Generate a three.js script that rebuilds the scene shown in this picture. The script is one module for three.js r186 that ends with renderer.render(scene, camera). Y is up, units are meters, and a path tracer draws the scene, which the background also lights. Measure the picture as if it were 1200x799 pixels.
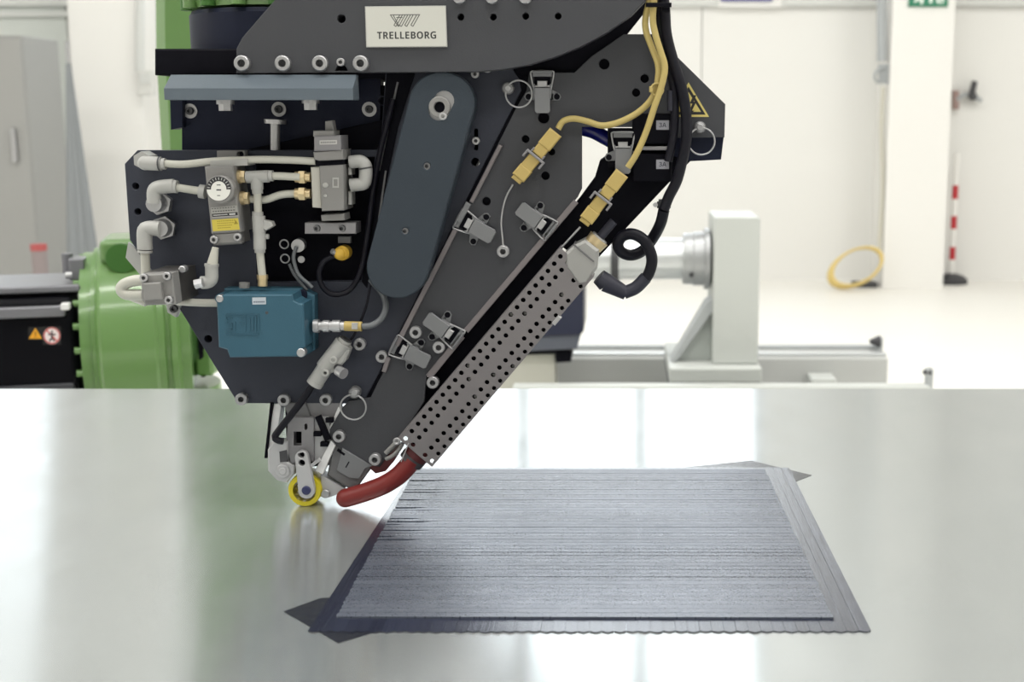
import * as THREE from 'three';
import { mergeGeometries, toCreasedNormals } from 'three/addons/utils/BufferGeometryUtils.js';
import { RoundedBoxGeometry } from 'three/addons/geometries/RoundedBoxGeometry.js';
import { RectAreaLightUniformsLib } from 'three/addons/lights/RectAreaLightUniformsLib.js';

// ---------------------------------------------------------------- camera, light, exposure
const F = 1470, CX = 732, CY = 400, PITCH = 0.1752, CAM = new THREE.Vector3(0, 0.4545, 1.45);
const scene = new THREE.Scene();
scene.background = new THREE.Color(0.75, 0.82, 0.9);
const camera = new THREE.PerspectiveCamera(2 * Math.atan(399.5 / F) * 180 / Math.PI, 1200 / 799, 0.05, 60);
camera.position.copy(CAM);
camera.rotation.x = -PITCH;
camera.setViewOffset(1200, 799, 600 - CX, 399.5 - CY, 1200, 799);
camera.focus = 1.45;
camera.userData.fStop = 6.5;
const renderer = new THREE.WebGLRenderer({ antialias: true });
renderer.toneMapping = THREE.LinearToneMapping;
renderer.toneMappingExposure = 1.33;
renderer.shadowMap.enabled = true;
RectAreaLightUniformsLib.init();
const ADDED_CEILING_LIGHT = 16.5, WINDOW_LIGHT = 2.0, FLOOR_Y = -0.75;

// ---------------------------------------------------------------- helpers
const V = (x, y, z) => new THREE.Vector3(x, y, z);
const rand = (() => { let s = 12345; return () => { s = (s * 1664525 + 1013904223) >>> 0; return s / 4294967296; }; })();
const sp = Math.sin(PITCH), cp = Math.cos(PITCH);
function ray(u, v) { const a = (u - CX) / F, b = (CY - v) / F; return V(a, -sp + b * cp, -cp - b * sp); }
function P(u, v, z = 0) { const d = ray(u, v); return CAM.clone().addScaledVector(d, (z - CAM.z) / d.z); }     // the point of the upright plane at depth z
function T(u, v, y = 0) { const d = ray(u, v); return CAM.clone().addScaledVector(d, (y - CAM.y) / d.y); }     // the point of the level plane at height y
const mpp = (u, v, z = 0) => { const d = ray(u, v); return (z - CAM.z) / d.z / F; };                            // metres per pixel there

const taken = new Map();
function numbered(name) { const n = taken.get(name) ?? 0; taken.set(name, n + 1); return n ? `${name}_${String(n).padStart(3, '0')}` : name; }
function tag(o, label, category, group) { o.userData.label = label; o.userData.category = category; if (group) o.userData.group = group; return o; }
function thing(name, label, category, at, group) {
  const o = new THREE.Group(); o.name = numbered(name); o.position.copy(at); scene.add(o); o.updateMatrixWorld(true);
  return tag(o, label, category, group);
}
function sub(parent, name, at, label) { const o = new THREE.Group(); o.name = name; o.position.copy(parent.worldToLocal(at.clone())); parent.add(o); o.updateMatrixWorld(true); if (label) o.userData.label = label; return o; }
const IM = new THREE.Matrix4();
function part(parent, name, geo, mat, label) {         // geometry given in world coordinates, kept in the parent's own
  if (Array.isArray(geo)) geo = join(geo);
  parent.updateWorldMatrix(true, false);
  geo.applyMatrix4(IM.copy(parent.matrixWorld).invert());
  const m = new THREE.Mesh(geo, mat); m.name = name; m.castShadow = m.receiveShadow = true; parent.add(m);
  if (label) m.userData.label = label;
  return m;
}
function put(parent, name, geo, mat, at, rot) {          // a shared geometry placed at a world point
  const m = new THREE.Mesh(geo, mat); m.name = name; m.castShadow = m.receiveShadow = true; parent.updateWorldMatrix(true, false);
  m.position.copy(parent.worldToLocal(at.clone())); if (rot) m.rotation.set(...rot); parent.add(m); return m;
}
function struct(name, geo, mat) { const m = part(scene, name, geo, mat); m.userData.kind = 'structure'; return m; }
function join(list) {
  return mergeGeometries(list.map((g) => { const h = g.index ? g.toNonIndexed() : g; for (const k of Object.keys(h.attributes)) if (!['position', 'normal', 'uv'].includes(k)) h.deleteAttribute(k); return h; }));
}
const crease = (g, a = 0.6) => toCreasedNormals(g, a);
// extruded pixel outline: front face at depth z, going back by d
function toShape(pts, z) { return new THREE.Shape(pts.map(([u, v]) => { const p = P(u, v, z); return new THREE.Vector2(p.x, p.y); })); }
function circleHole(u, v, r, z, n = 16) { const p = P(u, v, z), R = r * mpp(u, v, z), h = new THREE.Path(); for (let i = 0; i <= n; i++) { const a = i / n * 2 * Math.PI; const x = p.x + R * Math.cos(a), y = p.y + R * Math.sin(a); i ? h.lineTo(x, y) : h.moveTo(x, y); } return h; }
function polyHole(pts, z) { return new THREE.Path(pts.map(([u, v]) => { const p = P(u, v, z); return new THREE.Vector2(p.x, p.y); })); }
function slab(pts, z, d, { holes = [], bevel = 0.0006, cs = 12 } = {}) {
  const s = pts.isShape ? pts : toShape(pts, z); s.holes = holes;
  const g = new THREE.ExtrudeGeometry(s, { depth: d - 2 * bevel, bevelEnabled: bevel > 0, bevelThickness: bevel, bevelSize: bevel, bevelOffset: -bevel, bevelSegments: 1, curveSegments: cs });
  g.translate(0, 0, z - d + bevel);
  return g;
}
const rect = (u1, v1, u2, v2) => [[u1, v1], [u2, v1], [u2, v2], [u1, v2]];
function bar(u1, v1, u2, v2, w) { const dx = u2 - u1, dy = v2 - v1, l = Math.hypot(dx, dy), nx = -dy / l * w / 2, ny = dx / l * w / 2; return [[u1 + nx, v1 + ny], [u2 + nx, v2 + ny], [u2 - nx, v2 - ny], [u1 - nx, v1 - ny]]; }
function arcPts(u, v, r, a0, a1, n = 10) { const o = []; for (let i = 0; i <= n; i++) { const a = (a0 + (a1 - a0) * i / n) * Math.PI / 180; o.push([u + r * Math.cos(a), v + r * Math.sin(a)]); } return o; }
function stadium(u1, v1, r1, u2, v2, r2, n = 14) { const a = Math.atan2(v2 - v1, u2 - u1) * 180 / Math.PI; return [...arcPts(u1, v1, r1, a + 90, a + 270, n), ...arcPts(u2, v2, r2, a - 90, a + 90, n)]; }
const ring = (u, v, r, n = 20) => arcPts(u, v, r, 0, 360 - 360 / n, n - 1);
function rod(a, b, r1, r2 = r1, seg = 18, open = false) {
  const d = b.clone().sub(a), g = new THREE.CylinderGeometry(r2, r1, d.length(), seg, 1, open);
  g.applyQuaternion(new THREE.Quaternion().setFromUnitVectors(V(0, 1, 0), d.normalize())); g.translate((a.x + b.x) / 2, (a.y + b.y) / 2, (a.z + b.z) / 2);
  return seg <= 8 ? crease(g, 0.4) : g;
}
function tube(pts, r, seg = 40, rs = 12, tension = 0.5) {
  const c = new THREE.CatmullRomCurve3(pts, false, 'catmullrom', tension), g = new THREE.TubeGeometry(c, seg, r, rs), out = [g];
  for (const t of [0, 1]) { const e = new THREE.CircleGeometry(r, rs), d = c.getTangentAt(t).multiplyScalar(t ? 1 : -1); e.applyQuaternion(new THREE.Quaternion().setFromUnitVectors(V(0, 0, 1), d)); const p = c.getPointAt(t); e.translate(p.x, p.y, p.z); out.push(e); }
  return join(out);
}
const px = (list, z = 0) => list.map((p) => P(p[0], p[1], p[2] ?? z));
function box(x1, y1, z1, x2, y2, z2, r = 0) {
  const g = r ? new RoundedBoxGeometry(x2 - x1, y2 - y1, z2 - z1, 2, r) : new THREE.BoxGeometry(x2 - x1, y2 - y1, z2 - z1);
  g.translate((x1 + x2) / 2, (y1 + y2) / 2, (z1 + z2) / 2); return g;
}
function torus(u, v, R, r, z, seg = 40) { const m = mpp(u, v, z), g = new THREE.TorusGeometry(R * m, r * m, 8, seg), p = P(u, v, z); g.translate(p.x, p.y, p.z); return g; }
function disc(u, v, r, z, d, bev = 0.0008, seg = 28) {   // round body with its axis towards the viewer: front at z, going back by d
  const m = mpp(u, v, z), R = r * m, pts = [[0, -d], [R, -d], [R, -bev], [R - bev, 0], [0, 0]].map((q) => new THREE.Vector2(...q));
  const g = new THREE.LatheGeometry(pts, seg); g.rotateX(Math.PI / 2); const p = P(u, v, z); g.translate(p.x, p.y, z); return crease(g, 0.5);
}
function lathe(profile, axis, at, seg = 40) { const g = new THREE.LatheGeometry(profile.map((q) => new THREE.Vector2(...q)), seg); if (axis === 'x') g.rotateZ(-Math.PI / 2); if (axis === 'z') g.rotateX(Math.PI / 2); g.translate(at.x, at.y, at.z); return crease(g, 0.5); }
function flatUV(g, f) { const p = g.attributes.position, uv = new Float32Array(p.count * 2); for (let i = 0; i < p.count; i++) { const q = f(p.getX(i), p.getY(i), p.getZ(i)); uv[2 * i] = q[0]; uv[2 * i + 1] = q[1]; } g.setAttribute('uv', new THREE.BufferAttribute(uv, 2)); return g; }

// ---------------------------------------------------------------- textures and materials
function noiseTex(n, sx, sy, lo, hi, oct = 4) {           // tiling value noise, grey, stretched by cell counts sx, sy
  const data = new Uint8Array(n * n * 4), acc = new Float32Array(n * n); let amp = 1, sum = 0;
  for (let o = 0; o < oct; o++) {
    const cx = Math.min(n, sx << o), cy = Math.min(n, sy << o), cell = new Float32Array(cx * cy).map(() => rand());
    for (let y = 0; y < n; y++) { const fy = y / n * cy, y0 = Math.floor(fy), ty = fy - y0, wy = ty * ty * (3 - 2 * ty);
      for (let x = 0; x < n; x++) { const fx = x / n * cx, x0 = Math.floor(fx), tx = fx - x0, wx = tx * tx * (3 - 2 * tx), c = (i, j) => cell[((y0 + j) % cy) * cx + (x0 + i) % cx];
        acc[y * n + x] += amp * ((c(0, 0) * (1 - wx) + c(1, 0) * wx) * (1 - wy) + (c(0, 1) * (1 - wx) + c(1, 1) * wx) * wy); } }
    sum += amp; amp *= 0.6;
  }
  for (let i = 0; i < n * n; i++) { const t = Math.min(1, Math.max(0, (acc[i] / sum - 0.25) * 2)), b = 255 * (lo + (hi - lo) * t); data[4 * i] = data[4 * i + 1] = data[4 * i + 2] = b; data[4 * i + 3] = 255; }
  const t = new THREE.DataTexture(data, n, n); t.wrapS = t.wrapT = THREE.RepeatWrapping; t.magFilter = THREE.LinearFilter; t.minFilter = THREE.LinearMipmapLinearFilter; t.generateMipmaps = true; t.needsUpdate = true; return t;
}
const rep = (t, x, y) => { const c = t.clone(); c.repeat.set(x, y); c.needsUpdate = true; return c; };
const grain = noiseTex(256, 32, 32, 0, 1), patches = noiseTex(512, 6, 6, 0.55, 1, 5), streak = noiseTex(512, 128, 6, 0, 1, 3);
const paintBump = rep(grain, 25, 25), paintTone = rep(patches, 3, 3);
const std = (c, o = {}) => new THREE.MeshStandardMaterial({ color: Array.isArray(c) ? new THREE.Color().setRGB(...c) : new THREE.Color(c), roughness: 0.5, metalness: 0, ...o });
const phys = (c, o = {}) => new THREE.MeshPhysicalMaterial({ color: new THREE.Color().setRGB(...c), roughness: 0.5, metalness: 0, ...o });
const paint = (c, o = {}) => phys(c, { roughness: 0.5, specularIntensity: 0.45, bumpMap: paintBump, bumpScale: 0.00006, ...o });
const M = {
  plate: paint([0.058, 0.06, 0.067]), slate: paint([0.04, 0.044, 0.06]), belt: paint([0.036, 0.047, 0.06]), navy: paint([0.011, 0.014, 0.03], { specularIntensity: 0.3 }),
  bracket: paint([0.11, 0.135, 0.16], { roughness: 0.4 }), black: phys([0.003, 0.003, 0.006], { roughness: 0.7, specularIntensity: 0.2 }), rubber: phys([0.006, 0.006, 0.011], { roughness: 0.45, specularIntensity: 0.45 }),
  steel: std([0.42, 0.42, 0.43], { metalness: 0.75, roughness: 0.38 }), bolt: std([0.36, 0.36, 0.37], { metalness: 0.5, roughness: 0.4 }), bright: std([0.5, 0.5, 0.51], { metalness: 0.7, roughness: 0.36 }),
  latch: std([0.2, 0.205, 0.215], { metalness: 0.45, roughness: 0.42 }), guard: std([0.2, 0.188, 0.192], { metalness: 0.35, roughness: 0.5, bumpMap: paintBump, bumpScale: 0.00005 }), strip: std([0.2, 0.18, 0.185], { metalness: 0.3, roughness: 0.5 }),
  plastic: std([0.4, 0.4, 0.385], { roughness: 0.42 }), tubeWhite: std([0.5, 0.495, 0.44], { roughness: 0.4 }), castGrey: std([0.23, 0.226, 0.22], { roughness: 0.5 }), valveDark: std([0.11, 0.105, 0.1], { roughness: 0.4, metalness: 0.3 }),
  brass: std([0.62, 0.5, 0.3], { metalness: 0.7, roughness: 0.35 }), yellow: std([0.47, 0.35, 0.115], { roughness: 0.5 }), yellowCord: std([0.47, 0.37, 0.13], { roughness: 0.45 }), plugYellow: std([0.7, 0.43, 0.05], { roughness: 0.45 }),
  blue: paint([0.04, 0.108, 0.155], { roughness: 0.42 }), blueTube: std([0.01, 0.014, 0.2], { roughness: 0.25 }), greyCord: std([0.13, 0.14, 0.15], { roughness: 0.5 }), navySleeve: phys([0.02, 0.021, 0.036], { roughness: 0.55 }),
  red: std([0.165, 0.013, 0.011], { roughness: 0.42 }), darkRed: std([0.09, 0.01, 0.012], { roughness: 0.5 }), roller: std([0.62, 0.52, 0.015], { roughness: 0.35 }), rollerHub: std([0.62, 0.52, 0.02], { roughness: 0.4 }),
  lightArm: std([0.46, 0.46, 0.47], { metalness: 0.3, roughness: 0.4 }), whitePart: std([0.75, 0.75, 0.75], { roughness: 0.35 }), mauve: std([0.24, 0.235, 0.245], { metalness: 0.3, roughness: 0.45 }), midGrey: std([0.14, 0.14, 0.145], { roughness: 0.5 }),
  green: paint([0.12, 0.24, 0.068], { roughness: 0.3, specularIntensity: 1, clearcoat: 0.4, clearcoatRoughness: 0.12 }), greenDark: paint([0.05, 0.14, 0.03], { roughness: 0.4 }), motor: phys([0.004, 0.004, 0.006], { roughness: 0.4, specularIntensity: 0.15 }), motorRib: std([0.2, 0.2, 0.22], { roughness: 0.4, metalness: 0.4 }),
  frost: new THREE.MeshPhysicalMaterial({ color: new THREE.Color().setRGB(0.4, 0.4, 0.385), roughness: 0.35, transmission: 0.25, thickness: 0 }),
  white: std([0.8, 0.795, 0.77], { roughness: 0.7, bumpMap: rep(grain, 6, 6), bumpScale: 0.0003 }), column: std([0.84, 0.83, 0.8], { roughness: 0.7 }), floor: std([0.86, 0.845, 0.8], { roughness: 0.45 }), ceiling: std([0.75, 0.75, 0.74], { roughness: 0.8 }),
  seam: std([0.3, 0.3, 0.3], { roughness: 0.7 }), frame: std([0.4, 0.44, 0.48], { roughness: 0.5 }), sillGrey: std([0.62, 0.63, 0.61], { roughness: 0.6 }),
  machine: std([0.52, 0.54, 0.52], { roughness: 0.5 }), machineDark: std([0.4, 0.42, 0.43], { roughness: 0.5 }), spindle: std([0.62, 0.64, 0.65], { metalness: 0.6, roughness: 0.35 }), navyBox: phys([0.014, 0.018, 0.045], { roughness: 0.4 }), navyLow: std([0.11, 0.12, 0.15], { roughness: 0.4 }),
  cabinet: std([0.3, 0.3, 0.29], { roughness: 0.6 }), tarp: std([0.22, 0.235, 0.245], { roughness: 0.6 }), redPaint: std([0.5, 0.03, 0.04], { roughness: 0.5 }), hoseYellow: std([0.72, 0.55, 0.2], { roughness: 0.5 }), dark: std([0.05, 0.05, 0.055], { roughness: 0.6 }),
};
const scuffed = (() => {                                  // fine scratches and faint smears in the bare metal
  const c = document.createElement('canvas'); c.width = c.height = 2048; const g = c.getContext('2d'); g.fillStyle = '#e2e2e2'; g.fillRect(0, 0, 2048, 2048);
  for (let i = 0; i < 260; i++) { g.globalAlpha = 0.05; g.fillStyle = rand() < 0.5 ? '#d4d6d6' : '#f2f2f1'; g.beginPath(); g.ellipse(rand() * 2048, rand() * 2048, 20 + 120 * rand(), 6 + 30 * rand(), rand() * 3, 0, 7); g.fill(); }
  for (let i = 0; i < 240; i++) { g.globalAlpha = 0.25 + 0.5 * rand(); g.strokeStyle = rand() < 0.75 ? '#ffffff' : '#d0d4d4'; g.lineWidth = 0.8 + 1.4 * rand(); const x = rand() * 2048, y = rand() * 2048, a = rand() * 6.28, l = 12 + 70 * rand() * rand(), b = (rand() - 0.5) * l * 0.8;
    g.beginPath(); g.moveTo(x, y); g.quadraticCurveTo(x + Math.cos(a) * l / 2 - Math.sin(a) * b, y + Math.sin(a) * l / 2 + Math.cos(a) * b, x + Math.cos(a) * l, y + Math.sin(a) * l); g.stroke(); }
  const t = new THREE.CanvasTexture(c); t.colorSpace = THREE.SRGBColorSpace; t.wrapS = t.wrapT = THREE.RepeatWrapping; t.magFilter = THREE.LinearFilter; return t;
})();
const alu = new THREE.MeshPhysicalMaterial({ map: scuffed, color: new THREE.Color().setRGB(0.73, 0.77, 0.785), metalness: 0.8, roughness: 0.22, anisotropy: 1.0, roughnessMap: rep(noiseTex(512, 10, 20, 0.8, 1.0, 5), 1, 1), bumpMap: rep(noiseTex(512, 3, 4, 0, 1, 3), 1.1, 0.9), bumpScale: 0.00008 });
const fibreBump = rep(streak, 2, 6);
const speckle = rep(noiseTex(256, 64, 64, 0.72, 1, 2), 2, 20);
const tape = [0, 1, 2, 3].map((k) => new THREE.MeshPhysicalMaterial({ color: new THREE.Color().setRGB(0.085 + 0.008 * k, 0.1 + 0.009 * k, 0.135 + 0.011 * k), metalness: 0.3, ior: 2.2, roughness: 0.34 + 0.03 * (k % 2), roughnessMap: speckle, anisotropy: 0.6, bumpMap: fibreBump, bumpScale: 0.0002 }));
const basePly = [0, 1, 2].map((k) => new THREE.MeshPhysicalMaterial({ color: new THREE.Color().setRGB(0.008 + 0.004 * k, 0.0105 + 0.0048 * k, 0.026 + 0.007 * k), metalness: 0, ior: 2, roughness: 0.25, anisotropy: 0.2, bumpMap: fibreBump, bumpScale: 0.0001 }));

function canvasTex(w, h, draw) { const c = document.createElement('canvas'); c.width = w; c.height = h; draw(c.getContext('2d'), w, h); const t = new THREE.CanvasTexture(c); t.colorSpace = THREE.SRGBColorSpace; t.magFilter = THREE.LinearFilter; return t; }
const print = (tex, o = {}) => new THREE.MeshStandardMaterial({ map: tex, roughness: 0.5, ...o });
function quad(corners) {                                  // tl, tr, br, bl world points
  const g = new THREE.BufferGeometry(); g.setAttribute('position', new THREE.Float32BufferAttribute(corners.flatMap((p) => [p.x, p.y, p.z]), 3));
  g.setAttribute('uv', new THREE.Float32BufferAttribute([0, 1, 1, 1, 1, 0, 0, 0], 2)); g.setIndex([0, 3, 2, 0, 2, 1]); g.computeVertexNormals(); return g;
}
const sticker = (parent, name, pts, z, tex, label, o) => part(parent, name, quad(px(pts, z)), print(tex, o), label);

// shared small parts
function boltGeo(r, h, rs) { const c = r * 0.12, g = new THREE.LatheGeometry([[r, 0], [r, h - c], [r - c, h], [rs, h], [rs, 0.0004], [0, 0.0004]].map((q) => new THREE.Vector2(...q)), 18); g.rotateX(Math.PI / 2); return crease(g, 0.4); }
const BOLT = boltGeo(0.0072, 0.008, 0.0034), BOLT_S = boltGeo(0.0045, 0.005, 0.0021), BOLT_L = boltGeo(0.0085, 0.009, 0.0042), BOLT_XL = boltGeo(0.02, 0.012, 0.009);
const WASHER = crease(new THREE.LatheGeometry([[0.0035, 0], [0.0085, 0], [0.0085, 0.0016], [0.0035, 0.0016]].map((q) => new THREE.Vector2(...q)), 20).rotateX(Math.PI / 2), 0.4);
const SOCKET_SHADES = new Map([[BOLT, 0.0036], [BOLT_S, 0.0022], [BOLT_L, 0.0044]].map(([g, q]) => [g, new THREE.CylinderGeometry(q, q, 0.0016, 6).rotateX(Math.PI / 2)]));
const bolt = (parent, u, v, z, g = BOLT, m = M.bolt) => { const b = put(head, 'bolt', g, m, P(u, v, z)); put(b, 'socket_shade_plug', SOCKET_SHADES.get(g), M.dark, P(u, v, z + 0.002)); return b; };  // dark plug in each recess stands for depth shade and oxide

// ================================================================ the hall
const WZ = -8.04, XL = -8, XR = 8, ZF = 7, YC = 5.8;
const SILL = 1.3, HEAD = 4.4;
const wx = (u) => P(u, 100, WZ).x;
struct('floor', box(XL - 0.2, FLOOR_Y - 0.2, WZ - 0.2, XR + 0.2, FLOOR_Y, ZF + 0.2), M.floor);
struct('ceiling', box(XL - 0.2, YC, WZ - 0.2, XR + 0.2, YC + 0.2, ZF + 0.2), M.ceiling);
struct('wall_left', box(XL - 0.2, FLOOR_Y, WZ - 0.2, XL, YC, ZF + 0.2), M.white);
struct('wall_right', box(XR, FLOOR_Y, WZ - 0.2, XR + 0.2, YC, ZF + 0.2), M.white);
struct('wall_front', box(XL, FLOOR_Y, ZF, XR, YC, ZF + 0.2), std([0.4, 0.4, 0.39], { roughness: 0.8 }));
const panes = [[-7.6, -6.1], [-6.02, -4.52], [-2.62, -1.74], [-1.64, -0.86], [-0.75, 0.07], [0.18, 1.02]];
const seamX = wx(822);
struct('wall_back', [
  box(XL, FLOOR_Y, WZ - 0.25, seamX - 0.003, SILL, WZ), box(seamX + 0.003, P(0, 130, WZ).y, WZ - 0.25, XR, SILL, WZ), box(seamX - 0.003, FLOOR_Y, WZ - 0.25, XR, P(0, 130, WZ).y, WZ), box(XL, FLOOR_Y, WZ - 0.27, XR, SILL, WZ - 0.25),
  box(XL, HEAD, WZ - 0.25, XR, YC, WZ), box(XL, SILL, WZ - 0.25, -7.66, HEAD, WZ), box(-7.66, SILL, WZ - 0.25, -4.46, 1.75, WZ), box(-7.66, 2.95, WZ - 0.25, -4.46, HEAD, WZ), box(-4.46, SILL, WZ - 0.25, -2.68, HEAD, WZ), box(1.08, SILL, WZ - 0.25, XR, HEAD, WZ)], M.white);
struct('trim_1', box(XL, SILL - 0.03, WZ, XR, SILL + 0.03, WZ + 0.05), M.sillGrey);
const paneGlow = std([0.8, 0.8, 0.8], { emissive: new THREE.Color(0.86, 0.94, 1), emissiveIntensity: 0.9, roughness: 0.6 });
function windowBank(n, list, x0, x1, SILL, HEAD) {
  const w = new THREE.Group(); w.name = 'window_' + n; w.userData.kind = 'structure'; w.position.set((x0 + x1) / 2, SILL, WZ - 0.1); scene.add(w); w.updateMatrixWorld(true);
  part(w, 'window_frame', [box(x0, SILL, WZ - 0.16, x1, SILL + 0.06, WZ - 0.02), box(x0, HEAD - 0.06, WZ - 0.16, x1, HEAD, WZ - 0.02), box(x0, SILL, WZ - 0.16, list[0][0], HEAD, WZ - 0.02), box(list.at(-1)[1], SILL, WZ - 0.16, x1, HEAD, WZ - 0.02)], M.frame);
  list.slice(1).forEach((p, i) => part(w, 'mullion', box(list[i][1], SILL + 0.06, WZ - 0.16, p[0], HEAD - 0.06, WZ - 0.02), M.frame));
  for (const [a, b] of list) {
    part(w, 'window_pane', box(a, SILL + 0.06, WZ - 0.14, b, HEAD - 0.06, WZ - 0.13), paneGlow);
    const l = new THREE.RectAreaLight(new THREE.Color(0.88, 0.95, 1), WINDOW_LIGHT, b - a, HEAD - SILL - 0.12); l.name = 'window_light'; l.position.copy(w.worldToLocal(V((a + b) / 2, (SILL + HEAD) / 2, WZ - 0.12))); l.rotation.y = Math.PI; w.add(l);
  }
}
windowBank(1, panes.slice(0, 2), -7.66, -4.46, 1.75, 2.95);
windowBank(2, panes.slice(2), -2.68, 1.08, SILL, HEAD);
// ceiling lamps added out of view to light the hall and the head's front
const addedLampGlow = std([0.9, 0.9, 0.9], { emissive: new THREE.Color(1, 0.98, 0.94), emissiveIntensity: 2.5 });
const ADDED_LAMPS = [[-4.5, -2], [0, -2], [4.5, -2], [-4.5, 1.2], [0, 1.2], [4.5, 1.2], [-4.5, 4.4], [0, 4.4], [4.5, 4.4]];
ADDED_LAMPS.forEach(([x, z]) => {
  const side = x < 0 ? 'left' : x > 0 ? 'right' : 'middle', row = z < -1 ? 'windowed back wall' : z < 2 ? 'machine table' : 'front wall';
  const l = thing('added_ceiling_lamp', `unseen added ceiling lamp over the ${side} of the hall near the ${row}`, 'lamp', V(x, YC - 0.12, z), 'unseen added ceiling lamps of the hall');
  part(l, 'housing', box(x - 1.3, YC - 0.06, z - 0.35, x + 1.3, YC, z + 0.35), M.ceiling);
  part(l, 'diffuser', box(x - 1.25, YC - 0.075, z - 0.3, x + 1.25, YC - 0.06, z + 0.3), addedLampGlow);
  const r = new THREE.RectAreaLight(new THREE.Color(1, 0.98, 0.94), z > 2 ? ADDED_CEILING_LIGHT * 0.65 : ADDED_CEILING_LIGHT, 2.5, 0.6); r.name = 'added_ceiling_light'; r.position.set(0, 0.035, 0); r.rotation.x = -Math.PI / 2; l.add(r);
});
// column with its exit sign, pipe, hose and post
{
  const z = -7.55, a = P(1041, 150, z).x, b = P(1113, 150, z).x;
  struct('column_right', box(a, FLOOR_Y, WZ, b, YC, z), M.column);
  const t = canvasTex(512, 256, (g, w, h) => { g.fillStyle = '#2f7d5f'; g.fillRect(0, 0, w, h); g.fillStyle = '#eef4ee'; g.fillRect(270, 30, 200, 196); g.fillStyle = '#2f7d5f'; g.fillRect(310, 60, 60, 166);
    g.fillStyle = '#eef4ee'; g.beginPath(); g.arc(140, 60, 26, 0, 7); g.fill(); g.lineWidth = 34; g.lineCap = 'round'; g.strokeStyle = '#eef4ee'; g.beginPath(); g.moveTo(130, 100); g.lineTo(120, 160); g.lineTo(70, 200); g.moveTo(122, 160); g.lineTo(170, 190); g.lineTo(160, 232); g.moveTo(90, 130); g.lineTo(130, 100); g.lineTo(185, 130); g.stroke();
    g.fillStyle = '#2f7d5f'; for (let i = 0; i < 3; i++) g.fillRect(400, 60 + i * 56, 60, 26); });
  const p1 = P(1064, 8, z), p2 = P(1110, 8, z), w = p2.x - p1.x, c = V((p1.x + p2.x) / 2, p1.y + w / 4, z);
  const s = thing('exit_sign', 'green emergency exit sign on the white column, cut by the top edge', 'sign', c);
  part(s, 'panel', box(p1.x, p1.y, z, p2.x, p1.y + w / 2, z + 0.02, 0.004), std('#2f7d5f'));
  part(s, 'pictogram', quad([V(p1.x + .01, p1.y + w / 2 - .01, z + .0205), V(p2.x - .01, p1.y + w / 2 - .01, z + .0205), V(p2.x - .01, p1.y + .01, z + .0205), V(p1.x + .01, p1.y + .01, z + .0205)]), print(t));
  const zc = -7.62, q1 = P(1033.5, 72, zc), q0 = P(1033.5, -60, zc);
  tag(part(scene, numbered('drain_pipe'), rod(q0, q1, 0.035), M.machineDark), 'grey vertical pipe end running down the left side of the column', 'pipe');
  const hk = thing('hose_hook', 'small grey hook on the left side of the column below the pipe', 'hook', P(1034, 90, zc));
  part(hk, 'back_plate', slab(rect(1030, 75, 1042, 98), zc + 0.02, 0.03), M.machineDark);
  part(hk, 'hook', tube([P(1036, 80, zc + .03), P(1031, 80, zc + .06), P(1025, 88, zc + .08), P(1028, 96, zc + .06), P(1035, 96, zc + .03)], 0.011, 20, 8), M.machineDark);
  tag(part(scene, numbered('air_hose'), tube([P(1035, 102, zc + .02), P(1033, 150, zc), P(1034, 220, zc + .02), P(1031, 280, zc + .04), P(1030, 297, zc + .05)], 0.016, 30, 8), std([0.6, 0.58, 0.5])), 'thin pale hose hanging down the wall beside the column', 'hose');
  const coil = thing('hose_coil', 'coiled yellow hose leaning on the wall at the column foot', 'hose', V(P(1003, 331, -7.45).x, FLOOR_Y, -7.45));
  for (let k = 0; k < 4; k++) { const g = new THREE.TorusGeometry(0.2 - 0.004 * k, 0.014, 8, 48); g.scale(1, 0.62, 1); g.rotateX(-0.35); g.rotateZ(0.5); const c2 = P(1002 + k * 0.8, 314 - k * 0.7, -7.45 + .012 * k); g.translate(c2.x, c2.y, c2.z); part(coil, 'loop', g, M.hoseYellow); }
  part(coil, 'holder', box(P(1006, 333, -7.4).x, FLOOR_Y, -7.7, P(1035, 333, -7.4).x, FLOOR_Y + .04, -7.58, .01), M.dark);
  const zp = -7.85, bp = T(1112, 331, FLOOR_Y), post = thing('safety_post', 'thin post with red and white bands on a dark foot beside the column', 'post', V(P(1115, 320, zp).x, FLOOR_Y, zp));
  const pxx = P(1115, 320, zp).x;
  const yTop = P(1115, 180, zp).y, ys = [P(0, 329, zp).y, P(0, 304, zp).y, P(0, 289, zp).y, P(0, 268, zp).y, P(0, 253, zp).y, P(0, 233, zp).y, P(0, 217, zp).y, yTop];
  for (let k = 0; k + 1 < ys.length; k++) part(post, 'band', rod(V(pxx, ys[k], zp), V(pxx, ys[k + 1], zp), 0.022), k % 2 ? M.redPaint : M.column);
  part(post, 'foot', lathe([[0, 0], [0.12, 0], [0.12, 0.03], [0.09, 0.055], [0.03, 0.075], [0, 0.075]], 'y', V(pxx, FLOOR_Y, zp)), M.dark);
  const tap = thing('wall_valve', 'dark lever valve with a short branch pipe on the wall right of the column', 'valve', P(1135, 110, WZ));
  part(tap, 'flange', slab(rect(1118, 106, 1124, 128), WZ + .06, .06), std([0.35, 0.24, 0.22]));
  part(tap, 'pipe', tube([P(1121, 117, WZ + .05), P(1130, 111, WZ + .06), P(1140, 112, WZ + .07), P(1150, 118, WZ + .06)], 0.016, 16, 8), M.machineDark);
  part(tap, 'lever', slab(bar(1143, 95, 1138, 115, 6), WZ + .1, .03), M.dark);
  part(tap, 'body', rod(P(1140, 113, WZ), P(1140, 113, WZ + .08), 0.03), M.dark);
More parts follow.
